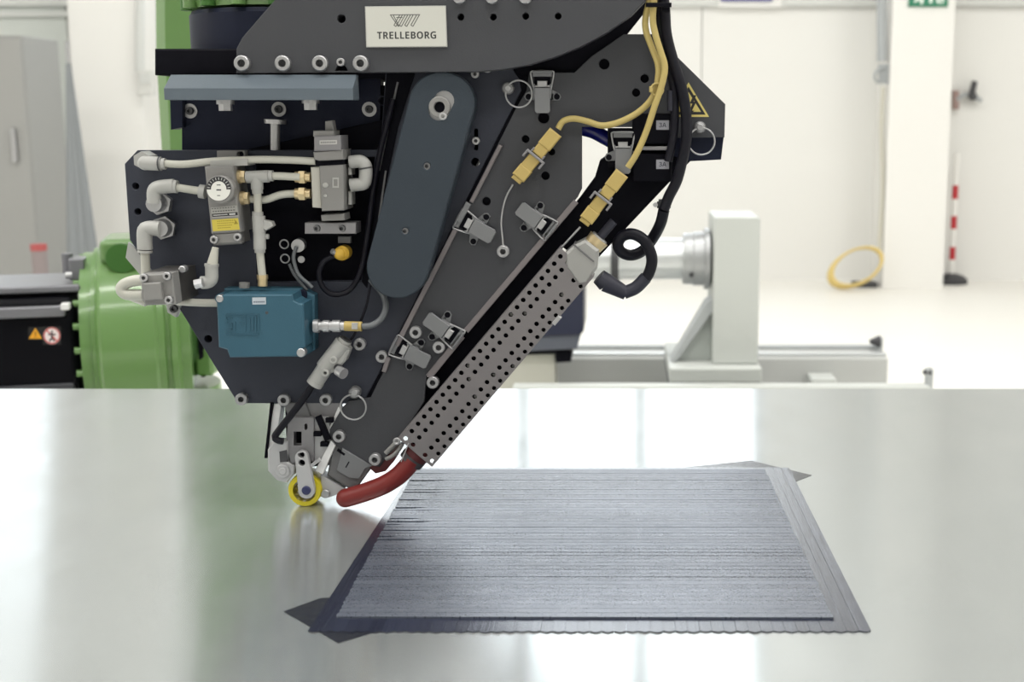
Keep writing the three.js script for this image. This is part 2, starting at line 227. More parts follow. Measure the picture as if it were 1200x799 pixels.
  const board = thing('wall_sign', 'dark blue sign board on the back wall at the top edge', 'sign', P(878, -8, WZ));
  part(board, 'board', slab(rect(845, -40, 905, 1), WZ + .08, .03), std([0.1, 0.1, 0.3])); part(board, 'rim', slab(rect(842, -43, 916, 8), WZ + .06, .06), M.white);
}
// left part of the hall
{
  const z = -7.4; struct('column_left', box(P(86, 100, z).x, FLOOR_Y, WZ, P(166, 100, z).x, YC, z), M.column);
  struct('trim_3', box(XL, FLOOR_Y, WZ, P(84, 100, WZ).x, SILL - .03, WZ + .02), std([0.6, 0.63, 0.6], { roughness: .7 }));
  struct('trim_2', box(P(-120, 17, WZ).x, P(0, 20, WZ).y, WZ + .02, P(84, 17, WZ).x, P(0, 14, WZ).y, WZ + .045), M.sillGrey);
  const zc = -6.2, c = thing('cabinet', 'tall light grey cabinet at the left edge of the picture', 'cabinet', V(P(-60, 300, zc).x, FLOOR_Y, zc));
  const a = P(-150, 150, zc).x, m = P(-40, 150, zc).x, b = P(33, 150, zc).x, y1 = P(20, 41, zc).y;
  part(c, 'body', box(a, FLOOR_Y + .08, zc - .5, b, y1, zc - .02, .01), M.cabinet); part(c, 'plinth', box(a + .02, FLOOR_Y, zc - .48, b - .02, FLOOR_Y + .08, zc - .05), M.dark);
  for (const [p, q] of [[a, m], [m, b]]) { const d = part(c, 'door', box(p + .006, FLOOR_Y + .1, zc - .02, q - .006, y1 - .02, zc, .004), M.cabinet); part(d, 'handle', box(q - .1, .2, zc, q - .07, .4, zc + .03, .005), M.steel); }
  const zt = -5.6, top = P(80, 74, zt), base = P(82, 420, zt), H = top.y - FLOOR_Y, pts = [];
  const g = new THREE.CylinderGeometry(0.012, 0.1, H, 48, 24); const p = g.attributes.position;
  for (let i = 0; i < p.count; i++) { const x = p.getX(i), zz = p.getZ(i), an = Math.atan2(zz, x), k = 1 + 0.16 * Math.sin(an * 7); p.setX(i, x * k); p.setZ(i, zz * k); } g.computeVertexNormals(); g.translate(top.x, FLOOR_Y + H / 2, zt);
  const tp = thing('folded_tarpaulin', 'tall tapering grey folded sheet standing between cabinet and left column', 'tarpaulin', V(top.x, FLOOR_Y, zt));
  part(tp, 'sheet', g, M.tarp); part(tp, 'pole', rod(V(top.x, FLOOR_Y + H - .05, zt), V(top.x, FLOOR_Y + H + .12, zt), .01), M.steel);
  const zb = -4.6, bt = P(45, 286, zb), bo = thing('bollard', 'short grey bollard with a red top in front of the cabinet', 'bollard', V(bt.x, FLOOR_Y, zb));
  part(bo, 'shaft', rod(V(bt.x, FLOOR_Y, zb), V(bt.x, bt.y - .03, zb), .036), std([0.24, 0.2, 0.2])); part(bo, 'cap', rod(V(bt.x, bt.y - .03, zb), V(bt.x, bt.y, zb), .038), std([0.36, 0.07, 0.07]));
  const cz = -7.35; tag(part(scene, numbered('conduit'), rod(P(164, -60, cz), P(164, 84, cz), .03), M.sillGrey), 'pale grey conduit running down the left column', 'conduit');
  const sb = thing('socket_box', 'pale socket box under the conduit on the left column', 'socket box', P(169, 97, cz)); part(sb, 'housing', slab(rect(161, 82, 178, 112), cz + .05, .09, { bevel: .005 }), std([0.66, 0.66, 0.63])); part(sb, 'cover', slab(rect(164, 86, 176, 98), cz + .06, .012, { bevel: .002 }), M.sillGrey);
}

// ================================================================ table
const TB = T(600, 455.5).z;
const table = thing('work_table', 'large polished aluminium table with scratches and mirror reflections', 'table', V(-0.2, FLOOR_Y, 0));
{
  const x1 = -1.7, x2 = 1.5, z2 = 0.62, th = 0.04, g = new THREE.BoxGeometry(x2 - x1, th, z2 - TB, 1, 1, 1); g.translate((x1 + x2) / 2, -th / 2, (z2 + TB) / 2);
  flatUV(g, (x, y, z) => [z, x]);
  part(table, 'table_top', g, alu);
  for (const x of [x1 + .15, x2 - .25]) for (const z of [TB + .12, z2 - .22]) part(table, 'leg', box(x, FLOOR_Y, z, x + .1, -th, z + .1, .006), M.machine);
  part(table, 'apron', [box(x1 + .1, -.16, TB + .1, x2 - .1, -th, TB + .14), box(x1 + .1, -.16, z2 - .14, x2 - .1, -th, z2 - .1)], M.machine);
}
// ================================================================ laminate: courses of carbon tape
const lam = thing('carbon_laminate', 'flat rectangular carbon fibre laminate of laid tape courses on the aluminium table', 'laminate', T(690, 650));
{
  const t0 = 0.0006, t1 = 0.0012, t2 = 0.0032;
  const strip = (pts, y0, y1, fibreX) => { // level polygon of world [x, z]
    const s = new THREE.Shape(pts.map(([x, z]) => new THREE.Vector2(x, -z))), g = new THREE.ExtrudeGeometry(s, { depth: y1 - y0, bevelEnabled: false }); g.rotateX(-Math.PI / 2); g.translate(0, y0, 0);
    return flatUV(g, fibreX ? (x, y, z) => [z * 8, x * 0.6] : (x, y, z) => [x * 8, z * 0.6]);
  };
  const X = (u, v) => { const p = T(u, v); return [p.x, p.z]; };
  const diagPly = new THREE.MeshPhysicalMaterial({ color: new THREE.Color().setRGB(0.012, 0.014, 0.022), ior: 1.8, roughness: 0.25, bumpMap: fibreBump, bumpScale: 0.0001 });
  // diagonal first ply: seen at two corners
  part(lam, 'diagonal_tape', strip([X(332, 717), X(396, 754), X(450, 738), X(440, 700), X(376, 701)], 0, t0, true), diagPly);
  part(lam, 'diagonal_tape', strip([X(880, 540), X(951, 557), X(928, 566), X(880, 562), X(790, 549)], 0, t0, true), diagPly);
  // base ply: courses running away from the viewer
  const FL = T(361, 740), FR = T(1021, 740), BL = T(486, 549), BR = T(925, 549.5), n = 46;
  const at = (s, f) => { const a = FL.clone().lerp(FR, s), b = BL.clone().lerp(BR, s), p = a.lerp(b, f); return [p.x, p.z]; };
  for (let i = 0; i < n; i++) {
    const s0 = i / n, s1 = (i + 1) / n - 0.0004, e0 = -0.004 + 0.004 * rand(), e1 = 1 + 0.004 * rand();
    const tip = (s0 + s1) / 2;
    part(lam, 'tape_course', strip([at(s0, e0), at(tip, e0 - 0.0055), at(s1, e0), at(s1, e1), at(tip, e1 + 0.005), at(s0, e1)], t0, t1 + 0.0002 * rand(), false), basePly[Math.floor(rand() * 3)]);
  }
  // top stack: courses running across
  const fl = T(396, 726), fr = T(975, 727), bl = T(488, 552), br = T(895, 552), N = 48;
  const att = (s, f) => { const a = fl.clone().lerp(bl, f), b = fr.clone().lerp(br, f), p = a.lerp(b, s); return [p.x, p.z]; };
  for (let i = 0; i < N; i++) {
    const f0 = i / N, f1 = (i + 1) / N - 0.0012 - 0.0022 * (rand() < 0.3 ? rand() : 0), j0 = -0.003 * rand(), j1 = 1 + 0.003 * rand();
    const gap = i > N * 0.4 && i < N * 0.97 && rand() < 0.5 ? 0.15 + 0.45 * rand() : 0, reach = 0.03 + 0.1 * rand(), fm = f1 - (f1 - f0) * gap;
    part(lam, 'tape_course', strip([att(j0, f0), att(j1, f0), att(j1 + 0.002, (f0 + f1) / 2), att(j1, f1), ...(gap ? [att(reach, f1), att(reach * 0.6, fm)] : []), att(j0, fm), att(j0 - 0.003, (f0 + fm) / 2)], t1, t2, true), tape[Math.floor(rand() * 4)]);
  }
}

// ================================================================ green robot
const robot = thing('industrial_robot', 'green painted industrial robot with black servo motor behind the table', 'robot', V(P(160, 390, -1.45).x, FLOOR_Y, -1.45));
{
  const z = -1.45, c = P(160, 392, z), m = mpp(160, 392, z), X = (u) => c.x + (P(u, 392, z).x - c.x) * 0.82 + 12 * m, R = (r) => r * m, TURN = 0.298;
  // joint drum with its axis across
  const joint = part(robot, 'joint_housing', lathe([[0, X(84)], [R(98), X(84)], [R(98), X(98)], [R(103), X(99)], [R(103), X(104)], [R(110), X(108)], [R(112), X(112)], [R(112), X(178)], [R(108), X(182)], [R(108), X(190)], [R(104), X(192)], [R(104), X(197)], [R(108), X(199)], [R(108), X(206)], [R(100), X(210)], [R(100), X(222)], [0, X(222)]].map(([r, x]) => [r, x]), 'x', V(0, c.y, z), 72), M.green);
  for (let k = 0; k < 22; k++) { const a = k / 22 * 2 * Math.PI, r = R(92); if (Math.sin(a) < -0.55) continue; put(joint, 'bolt', new THREE.CylinderGeometry(R(4), R(4), R(8), 10), M.green, V(X(81), c.y + r * Math.sin(a), z + r * Math.cos(a)), [0, 0, Math.PI / 2]); }
  part(robot, 'housing_boss', box(X(112), c.y + R(90), z - .05, X(166), c.y + R(118), z + .14, .015), M.green);
  part(robot, 'inspection_cover', rod(V(X(140), c.y + R(98), z + .14), V(X(140), c.y + R(98), z + .155), R(16), R(16), 24), M.greenDark);
  part(robot, 'hub', lathe([[0, X(222)], [R(52), X(222)], [R(50), X(232)], [R(38), X(238)], [0, X(238)]], 'x', V(0, c.y, z), 40), M.greenDark);
  part(robot, 'cover_rim', lathe([[R(44), X(232)], [R(54), X(230)], [R(54), X(236)], [R(44), X(238)]], 'x', V(0, c.y, z), 40), M.black);
  const mot = part(robot, 'servo_motor', box(X(-190), c.y - R(62), z - .15, X(80), c.y + R(58), z + .17, .02), M.motor);
  part(mot, 'cooling_rib', box(X(-190), c.y + R(38), z + .165, X(68), c.y + R(50), z + .185, .005), M.motorRib);
  part(mot, 'cooling_rib', box(X(-190), c.y + R(62), z - .1, X(86), c.y + R(70), z + .15, .005), M.motorRib);
  part(mot, 'cooling_rib', box(X(-190), c.y - R(52), z + .165, X(72), c.y - R(36), z + .18, .005), std([0.035, 0.037, 0.045]));
  part(mot, 'clamp', box(X(64), c.y + R(46), z + .17, X(75), c.y + R(53), z + .2, .003), M.whitePart); part(mot, 'clamp', box(X(72), c.y - R(58), z + .16, X(80), c.y - R(49), z + .19, .003), M.motorRib);
  part(robot, 'cable_gland', [rod(V(X(66), c.y + R(78), z + .05), V(X(66), c.y + R(100), z + .05), R(6)), box(X(70), c.y + R(72), z + .02, X(90), c.y + R(96), z + .1, .004)], M.motorRib);
  part(robot, 'eye_bolt', [rod(V(X(66), c.y + R(78), z + .1), V(X(74), c.y + R(78), z + .1), R(4))], M.bright);
  // the joint and motor are turned a little, their right end further away
  const Y = V(0, 1, 0), q = new THREE.Quaternion().setFromAxisAngle(Y, TURN);
  for (const o of robot.children) { o.position.applyAxisAngle(Y, TURN); o.quaternion.premultiply(q); }
  robot.updateMatrixWorld(true);
  const front = (u, v) => { const d = ray(u, v), n = V(Math.sin(TURN), 0, Math.cos(TURN)), p0 = V(c.x, 0, z).addScaledVector(n, .171); return CAM.clone().addScaledVector(d, p0.sub(CAM).dot(n) / d.dot(n)); };
  const motorSticker = (name, pts, tex, label) => part(mot, name, quad(pts.map(([u, v]) => front(u, v))), print(tex), label);
  motorSticker('warning_sticker', [[33, 383], [50, 383], [50, 398], [33, 398]], canvasTex(128, 128, (g) => { g.fillStyle = '#060608'; g.fillRect(0, 0, 128, 128); g.fillStyle = '#e0a020'; g.beginPath(); g.moveTo(64, 8); g.lineTo(124, 118); g.lineTo(4, 118); g.fill(); g.fillStyle = '#8a5a10'; g.fillRect(58, 48, 12, 38); g.fillRect(58, 94, 12, 12); }), 'orange warning triangle');
  motorSticker('prohibition_sticker', [[50, 382.5], [71.5, 382.5], [71.5, 404], [50, 404]], canvasTex(128, 128, (g) => { g.fillStyle = '#060608'; g.fillRect(0, 0, 128, 128); g.fillStyle = '#e8dcdc'; g.beginPath(); g.arc(64, 64, 60, 0, 7); g.fill(); g.strokeStyle = '#c0504c'; g.lineWidth = 9; g.beginPath(); g.arc(64, 64, 54, 0, 7); g.stroke(); g.beginPath(); g.moveTo(28, 28); g.lineTo(100, 100); g.stroke(); g.strokeStyle = '#403034'; g.lineWidth = 12; g.beginPath(); g.moveTo(64, 30); g.lineTo(64, 80); g.lineTo(46, 104); g.moveTo(64, 80); g.lineTo(84, 102); g.moveTo(40, 56); g.lineTo(90, 56); g.stroke(); }), 'round red-rimmed prohibition sign');
  // base under the joint, arm link rising, upper arm above the picture, wrist
  part(robot, 'base', [box(X(110), FLOOR_Y, z - .25, X(240), FLOOR_Y + .1, z + .25, .01), rod(V(X(160), FLOOR_Y + .1, z), V(X(160), c.y - R(60), z), .2, .16, 32)], M.green);
  part(robot, 'base_block', box(X(236), P(0, 436, z).y, z - .1, X(262), P(0, 404, z).y, z + .05, .01), M.green);
  const zl = -1.3;
  part(robot, 'arm_link', slab([[174, -260], [177, 60], [183, 165], [190, 290], [206, 340], [222, 345], [230, 300], [300, 170], [330, 60], [330, -260]], zl, .3, { bevel: .03 }), M.green);
  const W = P(332, 26, -0.1), yTop = P(200, -240, zl).y, xa = P(260, -240, zl).x;
  part(robot, 'elbow', rod(V(xa - .2, yTop, zl - .15), V(xa + .2, yTop, zl - .15), .2, .2, 40), M.green);
  { const a = V(xa, yTop, zl - .15), b = V(W.x, W.y + .42, W.z); part(robot, 'upper_arm', rod(a, b, .15, .11, 32), M.green); part(robot, 'wrist', [new THREE.SphereGeometry(.125, 32, 20).translate(b.x, b.y, b.z), rod(b, V(W.x, W.y + .12, W.z), .1, .098, 36), lathe([[0, .1], [.1, .1], [.108, .09], [.108, .03], [.103, .012], [0, .012]], 'y', W, 48)], M.green); }
  for (let k = 0; k < 16; k++) { const a = (k + 0.5) / 16 * 2 * Math.PI; put(robot, 'flange_bolt', new THREE.CylinderGeometry(.0085, .0085, .035, 12), k % 2 ? M.greenDark : M.green, V(W.x + .1085 * Math.cos(a), W.y + .029, W.z + .1085 * Math.sin(a))); }
}

// ================================================================ positioner behind the table
{
  const z = -3.35, bed = thing('linear_rail_bed', 'long grey rail bed on the floor behind the table', 'rail', V(P(850, 430, z).x, FLOOR_Y, z));
  const yB = P(900, 419, z).y, x1 = P(560, 430, z).x, x2 = P(1041, 430, z).x;
  part(bed, 'beam', box(x1, FLOOR_Y, z - .24, x2, yB, z, .01), std([0.46, 0.47, 0.46]));
  part(bed, 'guide_rail', box(x1, yB, z - .07, x2, yB + .012, z - .03, .004), M.spindle); part(bed, 'guide_rail', box(x1, yB, z - .22, x2, yB + .014, z - .18, .004), M.machineDark);
  part(bed, 'end_stop', [box(x2 - .015, yB - .1, z - .2, x2 + .008, P(0, 396, z - .15).y, z - .15, .004)], M.machineDark); part(bed, 'buffer', rod(V(x2 - .05, P(0, 400, z - .13).y, z - .13), V(x2 - .01, P(0, 400, z - .13).y, z - .13), .008, .025, 16), M.dark);
  part(bed, 'foot', box(P(945, 440, z).x, FLOOR_Y, z, P(975, 440, z).x, P(0, 436, z).y, z + .12, .01), M.machine);
  const zf = -2.55, bx2 = P(1091, 450, zf).x, bar2 = thing('floor_beam', 'low white beam on the floor in front of the rail bed', 'beam', V(bx2 - .6, FLOOR_Y, zf));
  part(bar2, 'beam', box(P(600, 450, zf).x, FLOOR_Y, zf - .06, bx2, P(0, 452.5, zf).y, zf, .008), M.machine); part(bar2, 'end_stop', box(bx2 - .01, P(0, 449, zf).y - .05, zf - .05, bx2 + .012, P(0, 434, zf).y, zf - .02, .003), M.machineDark); part(bar2, 'buffer', rod(V(bx2 - .02, P(0, 438, zf).y, zf - .03), V(bx2 + .004, P(0, 438, zf).y, zf - .03), .006, .014, 14), M.dark);
  const t = thing('tailstock', 'light grey tailstock with upright block, gusset and steel spindle', 'tailstock', P(850, 448, -2.85));
  const zt = -2.75, y0 = P(0, 449, zt).y, y1 = P(0, 431, zt).y;
  part(t, 'base_plate', box(P(784, 440, zt).x, y0, zt - .5, P(893, 440, zt).x, y1, zt, .008), M.machine);
  const xu1 = P(836, 340, zt - .06).x, xu2 = P(890, 340, zt - .06).x;
  part(t, 'upright', box(xu1, y1, zt - .36, xu2, P(0, 254, zt - .06).y, zt - .06, .008), M.machine);
  const gs = [[787, 412], [790, 416], [834, 424], [834, 362], [830, 362]];
  part(t, 'gusset', slab([[786, 424], [836, 424], [836, 352], [828, 358]], zt - .14, .03), std([0.5, 0.53, 0.51])); 
  part(t, 'gusset_rib', slab([[786, 424], [792, 424], [836, 364], [836, 350], [828, 354]], zt - .1, .1), M.machineDark);
  for (const x of [[P(784, 450, zt).x, P(815, 450, zt).x], [P(864, 450, zt).x, P(893, 450, zt).x]]) part(t, 'slide_shoe', box(x[0], y0 - .02, zt - .5, x[1], y0, zt - .01), M.navyBox);
  part(t, 'carriage', box(P(790, 450, zt).x, FLOOR_Y, zt - .48, P(890, 450, zt).x, y0 - .02, zt - .04), M.machineDark);
  const zs = zt - .2, cy = P(0, 303, zs).y, k = mpp(800, 303, zs), X = (u) => P(u, 303, zs).x;
  part(t, 'spindle', lathe([[0, X(690)], [24 * k, X(690)], [24 * k, X(720)], [26 * k, X(720)], [26 * k, X(728)], [24 * k, X(728)], [24 * k, X(800)], [0, X(800)]], 'x', V(0, cy, zs)), M.spindle);
  part(t, 'collar', lathe([[0, X(716)], [27 * k, X(716)], [27 * k, X(725)], [0, X(725)]], 'x', V(0, cy, zs)), M.dark);
  part(t, 'chuck', lathe([[0, X(800)], [29 * k, X(800)], [30 * k, X(803)], [30 * k, X(811)], [31.5 * k, X(812)], [31.5 * k, X(824)], [36 * k, X(825)], [36 * k, X(830)], [0, X(840)]], 'x', V(0, cy, zs)), std([0.4, 0.41, 0.42], { metalness: .5, roughness: .4 }));
  put(t, 'key_hole', new THREE.CylinderGeometry(.008, .008, .012, 12), M.dark, V(X(809), cy - 16 * k, zs + 26 * k), [Math.PI / 2, 0, 0]);
  const zd = -2.95, d = thing('drive_carriage', 'dark blue drive unit on the rail partly hidden by the perforated guard', 'machine', P(640, 425, zd));
  part(d, 'housing', slab([[560, 330], [684, 330], [684, 388], [680, 393], [560, 398]], zd, .3, { bevel: .006 }), M.navyBox);
  part(d, 'lower_cover', slab([[560, 393], [681, 391], [676, 409], [610, 412], [560, 414]], zd - .01, .28, { bevel: .004 }), M.navyLow);
  part(d, 'foot', slab([[560, 410], [669, 409], [669, 424], [651, 425], [651, 414], [560, 418]], zd - .03, .2), M.black);
  part(d, 'base_block', slab([[560, 416], [650, 415], [650, 520], [560, 520]], zd - .05, .2), M.tubeWhite);
}

// ================================================================ fibre placement head
const head = thing('fibre_placement_head', 'dark grey fibre placement head hanging from the robot with yellow roller on the table', 'robot head', P(360, 590, 0));
const ZC = 0.006;                                   // front of the cover plate; the side plate's front is z = 0
{
  // ---- upper adapter
  const za = 0.04, top = [[330, -60], [322, 0], [284, 44], [277, 57], [277, 86], [430, 85], [560, 84], [590, 81.5], [620, 76], [650, 67], [680, 55], [710, 39], [740, 18], [757, 0], [758, -3], [735, -60]];
  const ap = part(head, 'adapter_plate', slab(top, za, .022, { holes: [circleHole(400, 22, 5, za), ...[[540, 20], [578, 20], [616, 19], [654, 19]].map(([u, v]) => circleHole(u, v, 4, za)), polyHole(arcPts(400, 83, 7, 180, 360, 8), za)] }), M.plate);
  for (const u of [285.5, 333, 376.5, 424]) bolt(ap, u, 74.5, za, BOLT_L, M.steel); bolt(ap, 400, 73, za, BOLT_S, M.steel);
  for (const u of [539, 577, 616]) bolt(ap, u, -3, za, BOLT, M.steel);
  part(head, 'adapter_backing', slab([[600, -60], [600, 78], [612, 104], [640, 98], [692, 78], [735, 40], [762, 6], [758, -60]], -.003, .009), M.black);
  part(head, 'adapter_rib', slab([[385, 8], [440, -8], [730, -8], [722, 20], [660, 52], [600, 72], [400, 74], [385, 60]], .0175, .006), M.black);
  const np = part(head, 'name_plate', slab([[427.5, 7.5], [522.5, 6.5], [524, 55], [429, 55.5]], za + .003, .003, { bevel: .0005 }), std([0.44, 0.44, 0.42], { roughness: .45 }));
  sticker(np, 'lettering', [[428.5, 8.5], [521.8, 7.5], [523, 54], [430, 54.5]], za + .0032, canvasTex(768, 384, (g, w, h) => {
    g.fillStyle = '#c6c6bf'; g.fillRect(0, 0, w, h);
    const S = '#5b5c58'; g.strokeStyle = S; g.fillStyle = S; g.lineWidth = 9; g.lineJoin = 'miter';
    g.fillRect(232, 72, 290, 9);
    for (const [a, b, c] of [[236, 310, 352], [262, 318, 352]]) { g.beginPath(); g.moveTo(a, 76); g.lineTo(b, 190); g.stroke(); }
    g.fillRect(292, 98, 60, 8); for (const x of [352, 404, 456, 516]) { g.beginPath(); g.moveTo(x, 78); g.lineTo(x - 66, 190); g.stroke(); g.beginPath(); g.moveTo(x - 26, 78); g.lineTo(x - 84, 176); g.lineTo(x - 66, 190); g.stroke(); }
    g.fillStyle = '#2c2d2f'; g.font = '600 96px sans-serif'; g.textAlign = 'center'; g.save(); g.translate(w / 2 + 6, 310); const tw = g.measureText('TRELLEBORG').width; g.scale(580 / tw, 1); g.fillText('TRELLEBORG', 0, 0); g.restore();
  }), 'printed name and triangular emblem');
  const W = P(332, 26, -0.1);
  part(head, 'flange_drum', lathe([[0, .009], [.104, .009], [.107, .004], [.107, -.04], [.094, -.05], [0, -.05]], 'y', W, 56), M.navy);
  part(head, 'upper_block', slab(rect(181, 57, 300, 88), .02, .16, { bevel: .002 }), M.black);
  part(head, 'lift_block', slab(rect(300, 40, 600, 92), -.012, .14), M.black);
  const a0 = P(215, 92, .034), b0 = P(405, 112, .034);
  // ---- bracket bar with chamfered top
  { const a = P(196, 95, .055), b = P(415, 95, .055), y0 = P(0, 117, .066).y, y1 = P(0, 103.5, .066).y, y2 = P(0, 87.5, .042).y, s = new THREE.Shape([[.034, y0], [.066, y0], [.066, y1], [.042, y2], [.034, y2]].map((q) => new THREE.Vector2(...q)));
    const g = new THREE.ExtrudeGeometry(s, { depth: b.x - a.x, bevelEnabled: true, bevelSize: .0006, bevelThickness: .0006, bevelSegments: 1, bevelOffset: -.0006 }); g.rotateY(-Math.PI / 2); g.translate(b.x, 0, 0); part(head, 'bracket_bar', g, M.bracket); }
  for (const [u, v] of [[264, 119], [364, 118]]) { const p = P(u, v, .045); part(head, 'hex_bolt', [rod(V(p.x, p.y + .006, .045), V(p.x, p.y - .003, .045), .0095, .0095, 20), rod(V(p.x, p.y - .003, .045), V(p.x, p.y - .01, .045), .0075, .0075, 6)], M.steel); }
  part(head, 'bracket_stem', box(a0.x, b0.y, -.03, b0.x, a0.y, .034), M.black);
  part(head, 'back_plate', slab([[213, 117], [446, 86], [446, 300], [213, 300]], -.03, .02), M.navy);
  part(head, 'side_block', slab([[199, 117], [214, 117], [214, 149], [200, 152]], -.02, .03), M.navy);
  for (const [u, v] of [[223, 130], [327, 128], [433, 128]]) { put(head, 'washer', WASHER, M.steel, P(u, v, -.03)); bolt(head, u, v, -.029, BOLT_S, M.dark); }
  part(head, 'spring_pin', [rod(P(322.5, 176, -.005), P(322.5, 145, -.005), .0055), rod(P(322.5, 145, -.005), P(322.5, 140, -.005), .012, .0125, 24)], M.steel);
  // ---- left side plate with a dark opening
  const seam = [[600, 128], [611, 106], [608, 92], [600, 80]];
  const opening = [[296, 183], [440, 183], [434, 240], [424, 330], [300, 332]];
  part(head, 'side_plate', slab([[161, 176], [146, 192], [152, 281], [208, 358], [266, 452], [276, 468], [286, 472.5], [416, 473], [429, 466], [448, 430], ...seam, [452, 80], [446, 175.5]].reverse(), 0, .012, { holes: [polyHole(opening, 0), ...[[159, 218, 4], [161.5, 248, 4], [244, 397, 4.5], [448, 118, 5], [557, 190, 5]].map(([u, v, r]) => circleHole(u, v, r, 0)), polyHole(stadium(558, 153, 3, 558, 174, 3, 6), 0)] }), M.slate);
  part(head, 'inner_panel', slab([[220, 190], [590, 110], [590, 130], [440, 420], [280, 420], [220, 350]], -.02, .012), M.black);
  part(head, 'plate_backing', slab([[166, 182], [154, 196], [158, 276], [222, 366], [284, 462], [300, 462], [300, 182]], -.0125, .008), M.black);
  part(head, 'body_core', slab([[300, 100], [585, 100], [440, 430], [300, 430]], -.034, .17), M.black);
  bolt(head, 558, 165, .0, BOLT_S, M.bright); bolt(head, 557, 87, .006, BOLT_S, M.bright); part(head, 'ring_nut', torus(571, 79, 5, 1.3, .006), M.steel);
  for (const [u, v] of [[284.5, 466.5], [334, 467.5], [383, 467.5], [422.5, 402.5], [448.5, 417]]) bolt(head, u, v, 0);
  bolt(head, 204.5, 361.5, .004, BOLT_S, M.dark);
  part(head, 'corner_tab', slab([[150, 284], [158, 290], [178, 318], [164, 322], [147, 302]], -.004, .006), M.plastic);
  part(head, 'corner_tab', slab([[194, 352], [212, 358], [206, 372], [196, 366]], .004, .01), M.plastic);
  part(head, 'belt_guard', slab([[453, 86], [486, 86], [466, 150], [448, 235], [436, 300], [430, 338], [424, 330], [436, 240], [446, 178]], .002, .002, { bevel: .0003 }), M.black);
  // ---- belt cover
  const zb = .035;
  const bc = part(head, 'belt_cover', slab(stadium(517.5, 122, 38.5, 466, 313, 36.5, 20), zb, .03, { bevel: .0015, holes: [polyHole(stadium(514.3, 129, 14, 520.3, 118, 13.5, 10), zb), circleHole(500.5, 194.5, 3.6, zb), circleHole(475, 270.5, 3.2, zb)] }), M.belt);
  part(bc, 'slot_insert', slab(stadium(514.3, 129, 15.5, 520.3, 118, 15, 10), zb - .004, .012), M.steel);
  const sc = sub(bc, 'shaft_screw', P(514.5, 125, zb - .01)); part(sc, 'collar', crease(new THREE.LatheGeometry([[.0062, 0], [.0118, 0], [.0118, .004], [.0108, .0048], [.0062, .0048]].map((q) => new THREE.Vector2(...q)), 32).rotateX(Math.PI / 2).translate(...P(515.5, 125.5, zb - .004).toArray()), .4), M.castGrey); part(sc, 'screw_core', disc(515.5, 125.5, 6.2, zb - .0025, .001), M.black);
  bolt(bc, 500.5, 194.5, zb - .006, BOLT_S, M.midGrey); bolt(bc, 475, 270.5, zb - .006, BOLT_S, M.midGrey); bolt(bc, 519.5, 136, zb - .004, BOLT_S, M.bright);
  for (const [a, b] of [[[466, 96], [444, 200]], [[452, 200], [438, 300]]]) part(head, 'belt_edge', slab(bar(...a, ...b, 2.2), .004, .004, { bevel: 0 }), M.midGrey);
  // ---- right cover plate
  const cover = [[604, 128], [617, 106], [620, 85], [673, 85], [693, 66], [731, 40], [764, 40], [784, 57], [850, 122], [849, 161], [752, 162], [752, 149], [682, 149], [682, 221], [677, 231], [500, 441], [497, 471], [468, 514], [445, 547], [438, 546], [391, 521], [385.5, 512], [386.5, 503], [400, 479], [408, 470], [434, 466], [452, 430]];
  part(head, 'cover_plate', slab(cover, ZC, .006, { holes: [[637, 138, 6.5], [616, 163, 4.5], [639, 206, 5], [570, 236, 5], [708, 75, 6.2], [755.5, 92, 5], [745.5, 108.5, 4.8], [646.5, 178, 4]].map(([u, v, r]) => circleHole(u, v, r, ZC)) }), M.plate);
  part(head, 'cover_backing', slab([[594, 130], [600, 86], [640, 92], [690, 76], [740, 50], [780, 70], [780, 140], [674, 142], [674, 220], [500, 430], [470, 480], [440, 530], [400, 510], [412, 478], [442, 434]], -.0015, .1), M.black);
  for (const [a, b, w] of [[[586.5, 170], [552, 237], 5], [[534, 268], [464.5, 405], 6], [[455, 419], [449.5, 436], 5.5]]) part(head, 'edge_strip', slab(bar(...a, ...b, w), ZC + .005, .005), M.strip);
  part(head, 'edge_strip', slab(bar(549, 238, 537, 260, 7), ZC + .007, .007), M.latch);
  for (const [a, b, w] of [[[675, 236], [546, 388], 7], [[541, 394], [502, 442], 8]]) part(head, 'edge_strip', slab(bar(...a, ...b, w), ZC + .004, .005), M.strip);
  for (const [u, v] of [[488, 388.5], [515, 406], [508, 447], [398.5, 510], [440.5, 537]]) bolt(head, u, v, u === 508 ? .004 : ZC);
  bolt(head, 590, 294, ZC, BOLT, M.bolt); part(head, 'earth_wire', tube(px([[601, 216], [592, 234], [587.5, 258], [589, 280], [590, 292]], ZC + .006), .0011, 30, 8), M.steel);
  part(head, 'lower_right_plate', slab([[780, 152], [849, 154], [845, 187], [808, 189], [780, 180]], ZC - .012, .008), M.navy);
  // warning sign on the plate's right part
  sticker(head, 'voltage_sticker', [[790, 95.5], [832, 95.5], [832, 138], [790, 138]], ZC + .0004, canvasTex(256, 256, (g) => { g.clearRect(0, 0, 256, 256);
    const tri = (r) => { g.beginPath(); g.moveTo(103, 6 + r * 1.9); g.lineTo(250 - r * 1.6, 250 - r); g.lineTo(-44 + r * 1.6, 250 - r); g.closePath(); g.fill(); };
    g.fillStyle = '#cdbd6e'; tri(0); g.fillStyle = '#15151a'; tri(16); g.fillStyle = '#cdbd6e'; tri(36);
    g.fillStyle = '#15151a'; g.translate(26, 0); g.beginPath(); g.moveTo(112, 96); g.lineTo(84, 156); g.lineTo(104, 156); g.lineTo(86, 200); g.lineTo(72, 192); g.lineTo(84, 232); g.lineTo(118, 206); g.lineTo(102, 204); g.lineTo(132, 142); g.lineTo(112, 142); g.lineTo(132, 96); g.fill(); }), 'yellow high-voltage warning triangle', { transparent: true, alphaTest: .5 });
